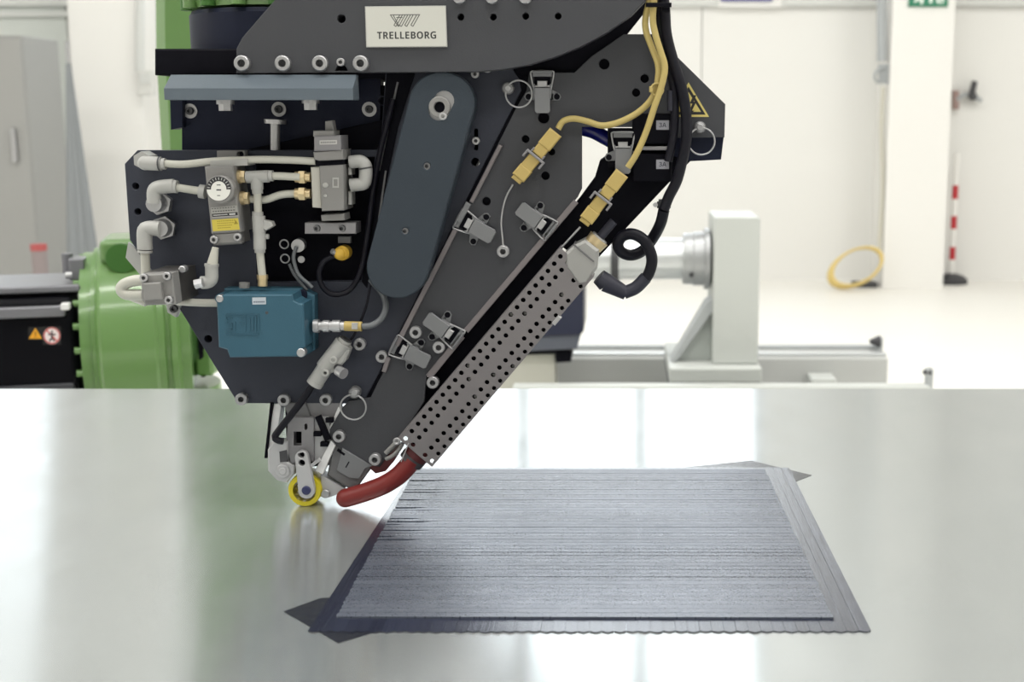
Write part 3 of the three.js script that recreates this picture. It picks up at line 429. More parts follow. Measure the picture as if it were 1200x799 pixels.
  // ---- torch bracket, terminal blocks, tags
  const zt = -.01;
  part(head, 'torch_bracket', slab([[752, 150], [757, 100], [800, 90], [812, 186], [786, 212], [702, 301], [672, 300], [660, 290], [478, 506], [466, 514], [497, 470], [499, 444], [678, 234], [697, 208], [703, 188], [718, 178], [736, 160]], zt, .06, { bevel: .001 }), M.black);
  for (const [v, h] of [[133, 36], [179, 34]]) { const b = part(head, 'terminal_block', slab(rect(741, v, 788, v + h), .012, .03, { bevel: .0015 }), M.black);
    sticker(b, 'tag', [[769, v + 8], [784, v + 8], [784, v + 19], [769, v + 19]], .0125, canvasTex(128, 96, (g) => { g.fillStyle = '#9a9ba4'; g.fillRect(0, 0, 128, 96); g.fillStyle = '#3c3d46'; g.font = 'bold 62px sans-serif'; g.textAlign = 'center'; g.fillText('3A', 64, 70); }), 'grey tag printed 3A'); }
  part(head, 'divider_bar', slab(rect(753, 171.5, 788, 176), .016, .02), M.mauve);
  for (const [a, b] of [[[785, 106], [786, 130]]]) part(head, 'gland', rod(P(...a, .02), P(...b, .02), .004), M.navySleeve);
  part(head, 'blue_tube', tube(px([[676, 149, -.03], [695, 154, -.03], [712, 163, -.03], [730, 172, -.03]]), .0085, 20, 14), M.blueTube, 'dark blue tube passing behind the window');
  part(head, 'cable_clamp', [rod(P(770, 240, 0), P(786, 240, 0), .004), slab(rect(772, 234, 784, 246), .004, .012)], M.dark);
  part(head, 'clamp_screw', rod(P(768, 240, -.002), P(768, 240, .006), .0028), M.bright);
}
// toggle latches
{
  const proto = new THREE.Group(); proto.name = 'toggle_latch';
  const mm = (g) => g.scale(.001, .001, .001), add = (n, g, m) => { const o = new THREE.Mesh(mm(g), m); o.name = n; o.castShadow = o.receiveShadow = true; proto.add(o); };
  const S = (pts, d, z, holes = [], bev = .5) => { const s = new THREE.Shape(pts.map((q) => new THREE.Vector2(...q))); s.holes = holes.map(([x, y, r]) => new THREE.Path().absarc(x, y, r, 0, 7, true)); return new THREE.ExtrudeGeometry(s, { depth: d - bev, bevelEnabled: true, bevelSize: bev, bevelThickness: bev, bevelOffset: -bev, bevelSegments: 1, curveSegments: 12 }).translate(0, 0, z); };
  add('base_plate', S([[-9, 8], [-10, 2], [-19, -2], [-21, -6], [-19, -10], [-8, -10], [8, -10], [19, -10], [21, -6], [19, -2], [10, 2], [9, 8]], 1.5, 0, [[-16, -6, 3.9], [16, -6, 3.9]]), M.latch);
  add('lever', join([S([[-8.5, 4], [8.5, 4], [8.8, -22], [6.5, -24.5], [-6.5, -24.5], [-8.8, -22]], 4, 6), S([[-10, 8], [-8.5, 8], [-8.5, -8], [-10, -8]], 8, 1, [], .2), S([[8.5, 8], [10, 8], [10, -8], [8.5, -8]], 8, 1, [], .2)]), M.latch);
  add('tension_block', join([S([[-5.5, 4.5], [5.5, 4.5], [5.5, 11.5], [-5.5, 11.5]], 5, 4)]), M.steel);
  { const c = [V(-9.5, 2, 6), V(-11, 8, 6), V(-13, 20, 5), V(-12, 22, 5)], f = (s) => c.map((p) => V(p.x * s, p.y, p.z)); add('bail', join([tube(f(1), 1.0, 14, 8), tube(f(-1), 1.0, 14, 8), tube([V(-12, 22, 5), V(0, 22.4, 5), V(12, 22, 5)], 1.0, 8, 8)]), M.steel); }
  add('catch', join([S([[-11, 16], [11, 16], [11, 22.5], [-11, 22.5]], 4, 0), S([[-11, 20], [11, 20], [11, 22.5], [-11, 22.5]], 4, 3.4)]), M.latch);
  add('shade_block', join([S([[-9, 3], [9, 3], [9, 16.2], [-9, 16.2]], 3, 0, [], .2)]), M.black);  // black block put in as the shade between bail and base
  for (const x of [-16, 16]) add('mount_screw', new THREE.CylinderGeometry(3.4, 3.4, 1.6, 14).rotateX(Math.PI / 2).translate(x, -6, 1.1), M.black);
  add('pivot_pin', rod(V(-10.5, 5.5, 7), V(10.5, 5.5, 7), 1.3, 1.3, 10), M.steel);
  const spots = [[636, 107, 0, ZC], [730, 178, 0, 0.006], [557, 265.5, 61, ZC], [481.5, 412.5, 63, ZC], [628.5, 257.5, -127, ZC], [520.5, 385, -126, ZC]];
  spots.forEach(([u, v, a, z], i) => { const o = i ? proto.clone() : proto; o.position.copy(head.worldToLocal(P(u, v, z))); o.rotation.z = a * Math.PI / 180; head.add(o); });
  part(head, 'latch_bracket', slab(rect(712, 150, 748, 196), .0055, .016), M.black);
}
// ---- perforated guard, torch fitting, red nozzle
{
  const A = [467, 514], B = [657, 290.5], L = Math.hypot(B[0] - A[0], B[1] - A[1]), a = [(B[0] - A[0]) / L, (B[1] - A[1]) / L], b = [-a[1], a[0]], at = (s, t) => [A[0] + a[0] * s + b[0] * t, A[1] + a[1] * s + b[1] * t];
  const z = .03, Wd = 51.5, holes = [];
  const skip = new Set(['0,3', '9,1', '10,0', '11,2', '17,0', '18,1', '8,2', '24,1', '25,1', '22,2', '12,3', '15,3']);
  for (let i = 0; i < 26; i++) [6.2, 17.6, 36.2, 47].forEach((t, r) => { if (i > 22 && r > 1 && i % 2) return; const q = at(5.5 + i * 11.2, t); holes.push(circleHole(q[0], q[1], r === 3 ? 2.6 : 2.8, z, 12)); });
  const g = part(head, 'perforated_guard', slab([at(0, 0), at(L, 0), at(L, Wd), at(0, Wd)], z, .0018, { holes, bevel: .0003 }), M.guard);
  part(head, 'guard_flange', [slab([at(0, -1.2), at(L, -1.2), at(L, 1), at(0, 1)], z - .0018, .036, { bevel: .0003 })], M.guard);
  part(head, 'guard_flange', [slab([at(0, Wd - 2), at(L, Wd - 2), at(L, Wd), at(0, Wd)], z - .0018, .03, { bevel: .0003 })], M.guard);
  part(head, 'guard_liner', slab([at(14, 3), at(L - 4, 3), at(L - 4, Wd - 2.5), at(14, Wd - 2.5)], .008, .003), M.black);
  part(head, 'heater_tube', rod(P(...at(12, 26), .004), P(...at(L - 4, 26), .004), .02, .02, 28), M.black);
  for (const [i, t] of [[9, 17.6], [10, 6.2], [11, 36.2], [17, 6.2], [18, 17.6], [22, 36.2], [13, 47], [8, 36.2]]) { const q = at(5.5 + i * 11.2 + 1, t + .8); part(head, 'hole_light_disc', disc(q[0], q[1], 2.4, z - .004, .003), M.castGrey); }  // grey discs behind some holes paint the light showing inside the guard
  part(head, 'guard_clip', slab(bar(...at(L - 74, Wd), ...at(L - 62, Wd), 5), z + .001, .01), M.steel);
  const ft = sub(head, 'torch_fitting', P(...at(L + 12, 30), .015));
  part(ft, 'body', slab([at(L - 2, 8), at(L + 12, 10), at(L + 26, 16), at(L + 27, 36), at(L + 10, 48), at(L - 12, 51), at(L - 20, 44), at(L - 14, 20)], .031, .045, { bevel: .003 }), M.frost, 'frosted grey plastic body');
  part(ft, 'brass_ring', rod(P(...at(L + 26, 27), .012), P(...at(L + 38, 27), .012), .0115, .0125, 20), M.brass, 'brass ring'); part(ft, 'clip_ring', rod(P(...at(L + 38, 27), .012), P(...at(L + 40, 27), .012), .010), M.bright);
  part(ft, 'tube', rod(P(...at(L + 38, 27), .012), P(...at(L + 64, 27), .012), .0052), M.navySleeve); part(ft, 'clip_band', slab(bar(...at(L + 13, 9), ...at(L + 13, 40), 2), .032, .04, { bevel: .0003 }), M.midGrey);
  part(head, 'ignition_rod', rod(P(680, 266, .012), P(656, 292, .012), .0012), M.steel);
  const nz = sub(head, 'nozzle', P(450, 570, .015), 'dark red nozzle hose');
  part(nz, 'hose', tube(px([[484, 538], [477, 547], [466, 558], [450, 568], [430, 576], [414, 581], [405, 583.5]], .018), .0112, 50, 20), M.red);
  part(nz, 'end_cap', new THREE.SphereGeometry(.0112, 20, 12).translate(...P(405, 583.5, .018).toArray()), M.red);
  part(nz, 'socket', rod(P(497, 524, .012), P(481, 541, .014), .0155, .014, 22), M.darkRed); part(nz, 'band', [rod(P(486, 535, .0135), P(481, 541, .0138), .0152, .0148, 22)], M.dark); part(nz, 'band_wire', rod(P(479, 519, .03), P(470, 541, .03), .0007), M.bright);
  part(head, 'nozzle_holder', slab([[430, 546], [456, 532], [468, 524], [462, 540], [452, 552], [440, 555]], .004, .03), M.darkRed);
  part(head, 'gas_tube', [tube(px([[452, 538], [460, 534], [468, 526], [472, 519]], .022), .0024, 14, 8), tube(px([[452, 531], [458, 525], [466, 517]], .02), .003, 10, 8)], M.castGrey); part(head, 'tube_end', torus(465, 517, 3, 1.6, .03), M.steel);
}
// ---- roller unit
{
  const ru = sub(head, 'roller_unit', P(358, 560, 0));
  part(ru, 'guide_band', slab(bar(318, 472, 311, 537, 3), .004, .03), M.black); part(ru, 'blade', slab([[321, 473], [330, 473], [324, 512], [314, 528], [313, 520]], .0, .02), M.whitePart);
  const arm = part(ru, 'pivot_arm', slab([[313.5, 527], [320, 518], [337, 517], [337, 541], [345, 546], [345, 556], [336, 566], [324, 563], [314, 552]], .014, .02, { bevel: .0015 }), M.lightArm); part(ru, 'pivot_disc', [disc(331, 552.5, 8.3, .017, .01), disc(331, 552.5, 4.5, .0185, .003)], M.lightArm);
  part(ru, 'arm_recess', slab([[327, 529], [336, 527], [337, 541], [328, 542]], .0145, .004), M.dark);
  part(ru, 'carrier_plate', slab([[338, 489], [368, 489], [368, 541], [341, 543], [335, 521]], .01, .012, { holes: [polyHole(rect(343.5, 505, 354, 522.5), .01), polyHole(stadium(358.5, 498, 2.4, 358.5, 502, 2.4, 6), .01)] }), M.mauve);
  part(ru, 'carrier_plate', slab([[366, 489], [385, 489], [388, 521], [374, 540], [366, 540]], .006, .012), M.lightArm); part(ru, 'carrier_back', slab([[334, 474], [394, 474], [388, 545], [350, 548], [336, 530]], -.008, .03), M.black);
  part(ru, 'mount_block', slab([[332, 472], [358, 472], [364, 489], [338, 489]], .004, .03), M.midGrey); part(ru, 'mount_block', slab([[356, 472], [400, 472], [396, 482], [390, 489], [364, 489]], .0, .02), M.mauve);
  part(ru, 'slide_band', slab(bar(372, 488, 384, 516, 7), .012, .006), M.black); for (const [u, v] of [[371, 509], [379, 521], [385, 493]]) part(ru, 'clip', slab(rect(u - 4, v - 2.5, u + 5, v + 2.5), .014, .008), M.black);
  part(ru, 'edge_rail', slab(bar(399, 478, 387, 506, 6), .005, .012), M.whitePart); part(ru, 'edge_rail', slab([[388, 516], [393, 522], [378, 556], [369, 551]], .01, .014), M.whitePart);
  part(ru, 'cutter_block', slab([[392, 519], [438, 545], [419, 571], [409, 573], [383, 557], [389, 527]], .004, .034, { bevel: .002 }), M.midGrey); part(ru, 'cutter_plate', slab([[401, 525], [436, 546], [428, 549], [421, 561], [409, 560], [394, 551]], .008, .008), M.latch); part(ru, 'slot', slab(bar(404, 533, 395, 527, 3), .0085, .003), M.black); part(ru, 'slot', slab(bar(405, 548, 409, 541, 1.6), .0085, .003), M.black);
  part(ru, 'heel_bracket', slab([[376, 556], [404, 573], [396, 579], [386, 583], [376, 582]], .004, .02), M.lightArm); part(ru, 'heel_screw', disc(381, 579, 5.2, .009, .008), M.steel);
  // yellow roller and its link
  const c = P(359.5, 571.5, 0), R = c.y; // rests on the table
  const w0 = -.022, w1 = .012, tyre = new THREE.LatheGeometry([[R * .7, w0], [R * .96, w0], [R, w0 + .002], [R, w1 - .002], [R * .96, w1], [R * .7, w1], [R * .7, w0]].map((q) => new THREE.Vector2(...q)), 48); tyre.rotateX(Math.PI / 2); tyre.translate(c.x, c.y, 0);
  const ro = sub(ru, 'roller', c, 'yellow compaction roller'); part(ro, 'tyre', crease(tyre, .5), M.roller);
  const web = new THREE.Shape().absarc(0, 0, R * .71, 0, 7); for (let k = 0; k < 9; k++) { const a = k / 9 * 2 * Math.PI; web.holes.push(new THREE.Path().absarc(R * .52 * Math.cos(a), R * .52 * Math.sin(a), R * .13, 0, 7, true)); }
  part(ro, 'hub', new THREE.ExtrudeGeometry(web, { depth: .023, bevelEnabled: false, curveSegments: 32 }).translate(c.x, c.y, -.013), M.rollerHub);
  part(ru, 'roller_link', slab(stadium(353, 536, 7.5, 359, 575, 9.5, 12), .022, .008, { holes: [circleHole(353, 533, 3.8, .022), circleHole(353.5, 542.5, 3.8, .022)] }), M.lightArm); part(ru, 'link_backing', slab(stadium(353, 534, 6, 353.5, 543, 6), .0145, .01), M.black);
  part(ru, 'axle', [disc(358.5, 575, 5.3, .0245, .02)], std([0.02, 0.025, 0.09], { roughness: .4 }), 'dark blue axle end');
  part(ru, 'link_brace', slab(bar(362, 548, 375, 538, 4), .016, .004), M.lightArm);
}
// ---- pneumatics on the left side plate
{
  const rp = (u1, v1, u2, v2, z, r, r2) => rod(P(u1, v1, z), P(u2, v2, z), r * .00098, (r2 ?? r) * .00098, 20);
  const nut = (u, v, z, r, len, ax) => { const p = P(u, v, z), q = p.clone(); q[ax] += len; return rod(p, q, r * .001, r * .001, 6); };
  const ln = (name, pts, z, r, mat = M.tubeWhite) => part(head, name, tube(px(pts, z), r * .00098, 36, 12), mat);
  ln('air_tube', [[184, 191], [215, 192.5], [250, 189], [300, 187], [340, 187.5], [370, 189]], .03, 4.3);
  const e1 = sub(head, 'elbow_fitting', P(178, 191, .02)); part(e1, 'body', [rp(170, 191, 189, 192, .03, 8), new THREE.SphereGeometry(.008, 16, 12).translate(...P(170, 191, .03).toArray()), nut(176, 187, 0, 10, .026, 'z')], M.plastic); part(e1, 'collar', rp(188, 192, 194, 192, .03, 6.5), M.plastic); part(e1, 'seal', rp(186.5, 192, 188.5, 192, .03, 8.2), M.dark);
  const cl = sub(head, 'tube_clamp', P(270, 182, 0)); part(cl, 'plate', slab([[254, 176.5], [287, 176], [287.5, 193], [254.5, 193.5]], .012, .012, { holes: [circleHole(259, 181, 4, .012), circleHole(281.5, 181, 4, .012)] }), M.castGrey); part(cl, 'saddle', slab([[246, 188], [290, 186], [290, 194], [246, 196]], .036, .03), M.plastic);
  const e2 = sub(head, 'elbow_fitting', P(185, 235, .02)); part(e2, 'body', [tube(px([[181, 238], [181, 224], [187, 219.5], [200, 218], [204, 218]], .034), .008, 24, 14)], M.plastic); part(e2, 'collar', rp(203, 218.5, 208, 218.8, .034, 7.5), M.plastic); part(e2, 'nut', [rod(P(190, 238, 0), P(186, 238, .026), .0135, .0135, 6), rod(P(187, 238, .02), P(180, 239, .038), .011, .009, 16)], M.steel);
  ln('air_tube', [[206, 219.5], [222, 222], [240, 224.5]], .034, 4.5);
  const e3 = sub(head, 'elbow_fitting', P(175, 270, .02)); part(e3, 'body', [tube(px([[188, 268, .036], [174, 267.5, .036], [169.5, 272, .036], [170, 292, .036]]), .0085, 24, 14)], M.plastic); part(e3, 'nut', [rod(P(194, 266.5, 0), P(191, 267, .022), .0135, .0135, 6), rod(P(191, 267, .022), P(187, 268, .036), .0105, .009, 18)], M.steel); part(e3, 'collar', rp(170, 293, 170, 296, .036, 8.3), M.plastic);
  ln('air_tube', [[170, 294], [170.5, 308], [171, 322]], .036, 5.2);
  // regulator with dial
  const rg = sub(head, 'pressure_regulator', P(262, 240, 0)), zr = .046;
  part(rg, 'body', slab([[239.5, 195], [273, 194.5], [282, 272], [247.5, 274]], zr, .046, { bevel: .0015 }), M.castGrey); part(rg, 'lower_block', slab([[250.5, 273], [280, 271], [282, 285], [253, 287]], zr - .002, .04, { bevel: .002 }), M.castGrey);
  part(rg, 'mounting_plate', slab([[242, 192], [276, 192], [284, 286], [250, 288]], .01, .012), M.midGrey);
  part(rg, 'dial_rim', disc(257.5, 222.5, 16.5, zr + .012, .012, .0015), M.castGrey);
  sticker(rg, 'dial', [[241.5, 206.5], [271, 206.5], [271, 236], [241.5, 236]], zr + .0125, canvasTex(256, 256, (g) => { g.clearRect(0, 0, 256, 256); g.fillStyle = '#26272b'; g.beginPath(); g.arc(128, 128, 126, 0, 7); g.fill(); g.strokeStyle = '#c8c8c4'; g.lineWidth = 6; for (let k = 0; k <= 12; k++) { const a = Math.PI * (0.95 + k / 12 * 1.1); g.beginPath(); g.moveTo(128 + 92 * Math.cos(a), 128 + 92 * Math.sin(a)); g.lineTo(128 + 118 * Math.cos(a), 128 + 118 * Math.sin(a)); g.stroke(); } g.fillStyle = '#dcdcd6'; g.beginPath(); g.arc(128, 128, 78, 0, 7); g.fill(); g.beginPath(); g.arc(128, 128, 122, 0.05, Math.PI - .05); g.fill(); g.fillStyle = '#3a3a3e'; g.fillRect(104, 132, 48, 14); g.fillRect(108, 84, 40, 9); g.fillRect(112, 192, 32, 8); }), 'round white pressure dial with a black scale', { alphaTest: .5, transparent: true });
  sticker(rg, 'type_label', [[246.5, 243], [277.5, 240.5], [279.5, 253.5], [248.5, 255.5]], zr + .0004, canvasTex(256, 112, (g) => { g.fillStyle = '#a09f9b'; g.fillRect(0, 0, 256, 112); g.fillStyle = '#4a4a4c'; for (let k = 0; k < 9; k++) { g.fillRect(10 + k * 26, 12, 16, 7); g.fillRect(14 + k * 25, 40, 17, 9); } g.fillStyle = '#141416'; g.fillRect(4, 68, 248, 32); g.fillStyle = '#c8c8c8'; g.fillRect(170, 76, 60, 16); g.fillRect(14, 80, 140, 8); }), 'printed type label');
  sticker(rg, 'caution_label', [[248, 257.5], [279, 255.5], [281, 269], [249.5, 271]], zr + .0004, canvasTex(256, 112, (g) => { g.fillStyle = '#c9b84a'; g.fillRect(0, 0, 256, 112); g.fillStyle = '#8f7f22'; for (let r = 0; r < 4; r++) for (let k = 0; k < 10 - r; k++) g.fillRect(50 + k * 18, 14 + r * 22, 12, 8); g.beginPath(); g.moveTo(228, 14); g.lineTo(248, 56); g.lineTo(208, 56); g.fill(); }), 'small yellow caution label');
  for (const [u, v] of [[252, 280.5], [279.5, 277.5]]) bolt(rg, u, v, zr - .002, BOLT_S, M.steel);
  part(rg, 'inlet_collar', rp(234, 224, 241, 225, .034, 8), M.plastic);
  // nuts, tee, connecting tubes
  for (const [u, v] of [[282, 207], [286, 232]]) part(head, 'brass_nut', [rp(u - 5, v, u + 1, v, .03, 8, 8), rod(P(u, v, .03), P(u + 6, v, .03), .0075, .0075, 6)], M.brass);
  const te = sub(head, 'tee_fitting', P(302, 207, .03)); part(te, 'body', [rp(289, 207.5, 315, 206.5, .032, 7), rp(301, 206, 301.5, 222, .032, 7)], M.plastic); part(te, 'collar', [rp(315, 206, 320, 206, .032, 6.2), rp(301.5, 222, 302, 227, .032, 6.2)], M.plastic);
  ln('air_tube', [[301.5, 224], [302.5, 250]], .032, 4.6); ln('air_tube', [[318, 206], [335, 206.5], [352, 207.5]], .032, 4.4); ln('air_tube', [[288, 233], [310, 234], [330, 228], [352, 226.5]], .024, 4.4);
  for (const v of [207.5, 227]) part(head, 'brass_nut', [rp(346, v, 352, v, .028, 6.3), rod(P(351, v, .028), P(358, v, .028), .0078, .0078, 6), rp(358, v, 364, v, .028, 5.5)], M.brass);
  const ch = sub(head, 'check_valve', P(304, 270, .03)); part(ch, 'collar', [rp(302, 248, 302, 254, .032, 6.3), rp(304.5, 291, 304.6, 296, .032, 6)], M.plastic); part(ch, 'body', [rp(303, 253, 304, 272, .032, 7.5), rp(304, 272, 304.5, 292, .032, 7)], M.plastic); part(ch, 'knob', [slab([[309, 258], [318, 260], [320, 265], [312, 270], [308, 268]], .036, .012), rp(309, 277, 315, 277, .03, 3)], M.plastic);
  ln('air_tube', [[304.5, 294], [306, 310], [307.5, 324]], .032, 4.6); part(head, 'brass_nut', [rp(307.5, 322, 307.7, 327, .032, 6.3), rp(307.7, 327, 307.8, 335, .032, 5.5)], M.brass); part(head, 'plug_screw', rp(286.5, 331, 286.5, 337, .03, 6), M.castGrey);
  // solenoid valve
  const vz = .03, va = sub(head, 'solenoid_valve', P(385, 215, 0)); part(va, 'manifold', slab([[364, 196], [375, 195], [377, 244], [366, 243]], vz + .002, .045, { bevel: .001 }), std([0.5, 0.49, 0.44])); part(va, 'body', slab([[374, 194.5], [402, 193], [403, 246.5], [377, 247.5]], vz + .008, .05, { bevel: .001 }), M.castGrey);
  part(va, 'coil', slab([[367, 178], [401.5, 175], [402, 187], [374, 188.5], [368, 187]], vz + .01, .045, { bevel: .001 }), M.castGrey); part(va, 'connector', slab([[368, 159.5], [399, 158.5], [399.5, 176], [368, 177]], vz + .012, .04, { bevel: .001 }), M.mauve); part(va, 'strain_relief', [slab([[367, 153], [391, 153], [391, 160], [367, 160]], vz + .008, .03), slab([[381, 142], [389, 141], [391, 154], [381, 154]], vz, .016)], M.castGrey); part(va, 'gasket', slab([[369, 187], [402, 186], [402, 194], [370, 195]], vz + .006, .04), M.black); part(va, 'foot', slab([[376, 252], [403, 250], [404, 258], [377, 259]], vz, .03), M.castGrey);
  sticker(va, 'nameplate', [[374.5, 164.5], [395, 164], [395, 169], [374.5, 169.5]], vz + .0125, canvasTex(128, 32, (g) => { g.fillStyle = '#b8b7b4'; g.fillRect(0, 0, 128, 32); g.fillStyle = '#7a797a'; for (let k = 0; k < 8; k++) g.fillRect(8 + k * 14, 9, 10, 14); }));
  part(va, 'indicator', [slab(rect(389.5, 208, 397, 220), vz + .0088, .001, { bevel: 0, holes: [polyHole(rect(391, 210, 395.5, 218), vz + .0088)] }), disc(381, 217, 3.2, vz + .0095, .003), disc(381, 229.5, 2, vz + .0095, .003)], M.plastic);
  const vb = part(head, 'valve_bracket', slab(rect(357, 261, 417, 274), .024, .03, { holes: [circleHole(371.5, 267.5, 4, .024), circleHole(401, 267.5, 4, .024)] }), M.mauve); bolt(vb, 371.5, 267.5, .018, BOLT_S, M.midGrey); bolt(vb, 401, 267.5, .018, BOLT_S, M.midGrey);
  const ub = sub(head, 'return_bend', P(420, 204, .02)); part(ub, 'body', [tube(px([[410, 190], [422, 189], [428, 194], [428.5, 206], [426, 215], [411, 217]], .02), .0075, 36, 14, .35)], M.plastic); part(ub, 'seal', rp(428, 196, 428.4, 198, .02, 8), M.dark); part(ub, 'port', [slab(rect(408, 196, 412, 205), .02, .02), slab(rect(408, 224, 412, 240), .02, .02)], M.plastic);
  // small fittings in the opening
  for (const [u, v] of [[333, 286], [334, 303]]) part(head, 'port_ring', torus(u, v, 5, .9, .002), M.steel);
  part(head, 'cable_gland', [rod(P(352, 286, -.01), P(349, 288, .016), .0075), rod(P(353, 304, -.01), P(353, 304, .01), .004)], M.steel); part(head, 'sensor_cord', [tube(px([[347, 289], [344, 302], [348, 318], [354, 326], [361, 332], [366, 337]], .02), .0022, 30, 8), tube(px([[339, 309], [344, 320], [352, 331], [360, 340]], .014), .0018, 20, 8)], M.greyCord);
  part(head, 'port_tag', slab(rect(396, 277, 411, 285), .002, .006), M.midGrey);
  // blue box
  const bb = sub(head, 'sensor_box', P(310, 380, 0), 'blue painted metal sensor box'), bz = .058;
  part(bb, 'base', slab([[262, 338], [352, 338], [368, 346], [369, 410], [356, 418], [272, 418], [262, 404]], .02, .02, { bevel: .002 }), M.blue);
  const lid = part(bb, 'lid', slab([[262, 345], [342.5, 345], [344, 352], [350, 355.5], [355.5, 356], [357.5, 406], [348, 418], [269, 419], [266, 410], [256, 407], [253.5, 351]], bz, .04, { bevel: .0016 }), M.blue);
  part(bb, 'corner_boss', disc(257, 350, 5.5, .05, .04), M.blue); part(bb, 'corner_boss', disc(352.5, 413, 6, .05, .04), M.blue); part(bb, 'corner_screw', disc(257, 350, 4.4, bz + .001, .01), M.steel); part(bb, 'corner_screw', disc(352.5, 413.5, 5.2, bz + .001, .01), M.steel); part(bb, 'screw_well', disc(353.5, 346, 7, .0205, .01), M.navy);
  sticker(lid, 'type_tag', [[295.5, 348.5], [311.5, 348.3], [311.8, 356.5], [295.8, 356.8]], bz + .0004, canvasTex(128, 64, (g) => { g.fillStyle = '#b4bcc4'; g.fillRect(0, 0, 128, 64); g.fillStyle = '#5a6470'; for (let k = 0; k < 6; k++) g.fillRect(12 + k * 18, 34, 13, 14); }), 'small pale tag'); part(lid, 'led', disc(312.5, 366.5, 1.8, bz + .0005, .001, .0001), M.dark);
  { const bars = [rect(264.5, 391, 303.5, 392.2), rect(264.5, 367.6, 303.5, 368.6), rect(265, 372, 272, 373.4), rect(265, 378.4, 272, 379.8), rect(265, 385, 272, 386.4), rect(265, 372, 266.4, 379), rect(270.6, 379, 272, 386.4), rect(274.5, 377, 276, 388), rect(280, 370, 288, 371.4), rect(280, 378, 286, 379.4), rect(286.5, 371, 288, 388.5), rect(291.5, 373, 293, 388.5), rect(295.5, 371, 297, 387), rect(299, 370, 300.4, 389), rect(302.4, 370, 303.8, 388)];
    part(lid, 'raised_lettering', bars.map((b) => slab(b, bz + .0009, .0012, { bevel: 0 })), M.blue); }
  const m12 = sub(bb, 'plug_connector', P(398, 382, .03)); part(m12, 'coupling', [rp(368, 382, 374, 382, .03, 8), rp(373, 382, 379, 382, .03, 5.5), rp(379, 382, 386, 382, .03, 7.2), rp(386, 382, 390, 382, .03, 5.8), rp(390, 382, 399, 382, .03, 7.2), rp(399, 382, 405, 382, .03, 5.4)], M.bright, 'knurled silver coupling'); part(m12, 'yellow_band', [rp(404, 382, 424, 382.5, .03, 5.8)], M.yellow, 'yellow grip'); part(m12, 'tag', slab(rect(412, 378.5, 419, 386), .0365, .004, { bevel: .0003 }), M.plastic);
  ln('air_tube', [[207, 353], [230, 354.5], [258, 355]], .024, 4.6);
  // valve block lower left
  const lb = sub(head, 'valve_block', P(190, 340, 0)), lz = .092; part(lb, 'body', slab([[167.5, 320], [203, 319], [207, 356], [172, 357.5], [167, 350]], lz - .02, .075, { bevel: .001 }), M.valveDark); part(lb, 'front_cap', slab([[165, 321.5], [201.5, 320], [206, 356.5], [170, 358], [165.5, 350]], lz, .022, { bevel: .0015 }), M.castGrey); part(lb, 'raised_panel', slab([[167, 332], [188, 331], [190, 351], [169, 352.5]], lz + .007, .008, { bevel: .001 }), M.castGrey);
  for (const [u, v] of [[170, 325], [197, 323], [199, 351]]) bolt(lb, u, v, lz, BOLT_S, M.steel);
  part(lb, 'side_screw', rod(P(229, 333, .06), P(238, 331, .06), .006, .0055, 6), M.steel); part(lb, 'elbow', tube(px([[236, 331], [244, 330.5], [248, 326], [248, 312]], .05), .0072, 24, 14, .35), M.plastic, 'pale grey elbow'); part(lb, 'collar', rp(248, 312, 248, 309, .05, 8), M.plastic); part(lb, 'cone_tip', rod(P(249, 309, .05), P(252.5, 290, .05), .006, .0035, 16), M.tubeWhite);
  part(lb, 'loop_tube', [tube(px([[170, 328], [157, 329], [146, 333], [142, 339], [147, 344.5], [158, 345.5], [168, 345.5]], .075), .0062, 36, 14)], M.tubeWhite, 'white looped tube'); part(lb, 'lower_tube', tube(px([[152, 346], [162, 350], [172, 354]], .07), .0055, 12, 12), M.tubeWhite);
  part(lb, 'bleed_screw', disc(213, 315.5, 4, .06, .01), M.bright);
  // flow control valve near the lower edge
  const fv = sub(head, 'flow_control_valve', P(388, 425, .02)); part(fv, 'body', [rp(403, 401, 380, 431, .024, 10.5), rp(384, 426, 371, 446, .024, 9.5), slab([[388, 408], [404, 405], [409, 411], [404, 424], [392, 436], [382, 440], [378, 428]], .03, .022, { bevel: .002 })], M.plastic); part(fv, 'collar', [rp(371, 446, 368, 450.5, .024, 9.8), rp(403, 401, 405, 398, .024, 8)], M.plastic); part(fv, 'seal', rp(404.5, 399, 406, 396.5, .024, 7), M.dark);
  part(fv, 'socket', [disc(396, 431.5, 5, .032, .004)], M.dark); part(fv, 'knob', [rod(P(396, 434, .03), P(403, 438, .036), .006, .0065, 18)], M.bright); for (const [u, v] of [[391.5, 421], [382, 436]]) bolt(fv, u, v, .03, BOLT_S, M.plastic);
  ln('black_tube', [[368, 449], [355, 468], [338, 490], [327, 504], [322, 512], [326, 516], [332, 517]], .022, 4.2, M.rubber);
  ln('black_tube', [[434, 334], [428, 362], [414, 394], [406, 399]], .018, 1.6, M.rubber);
}

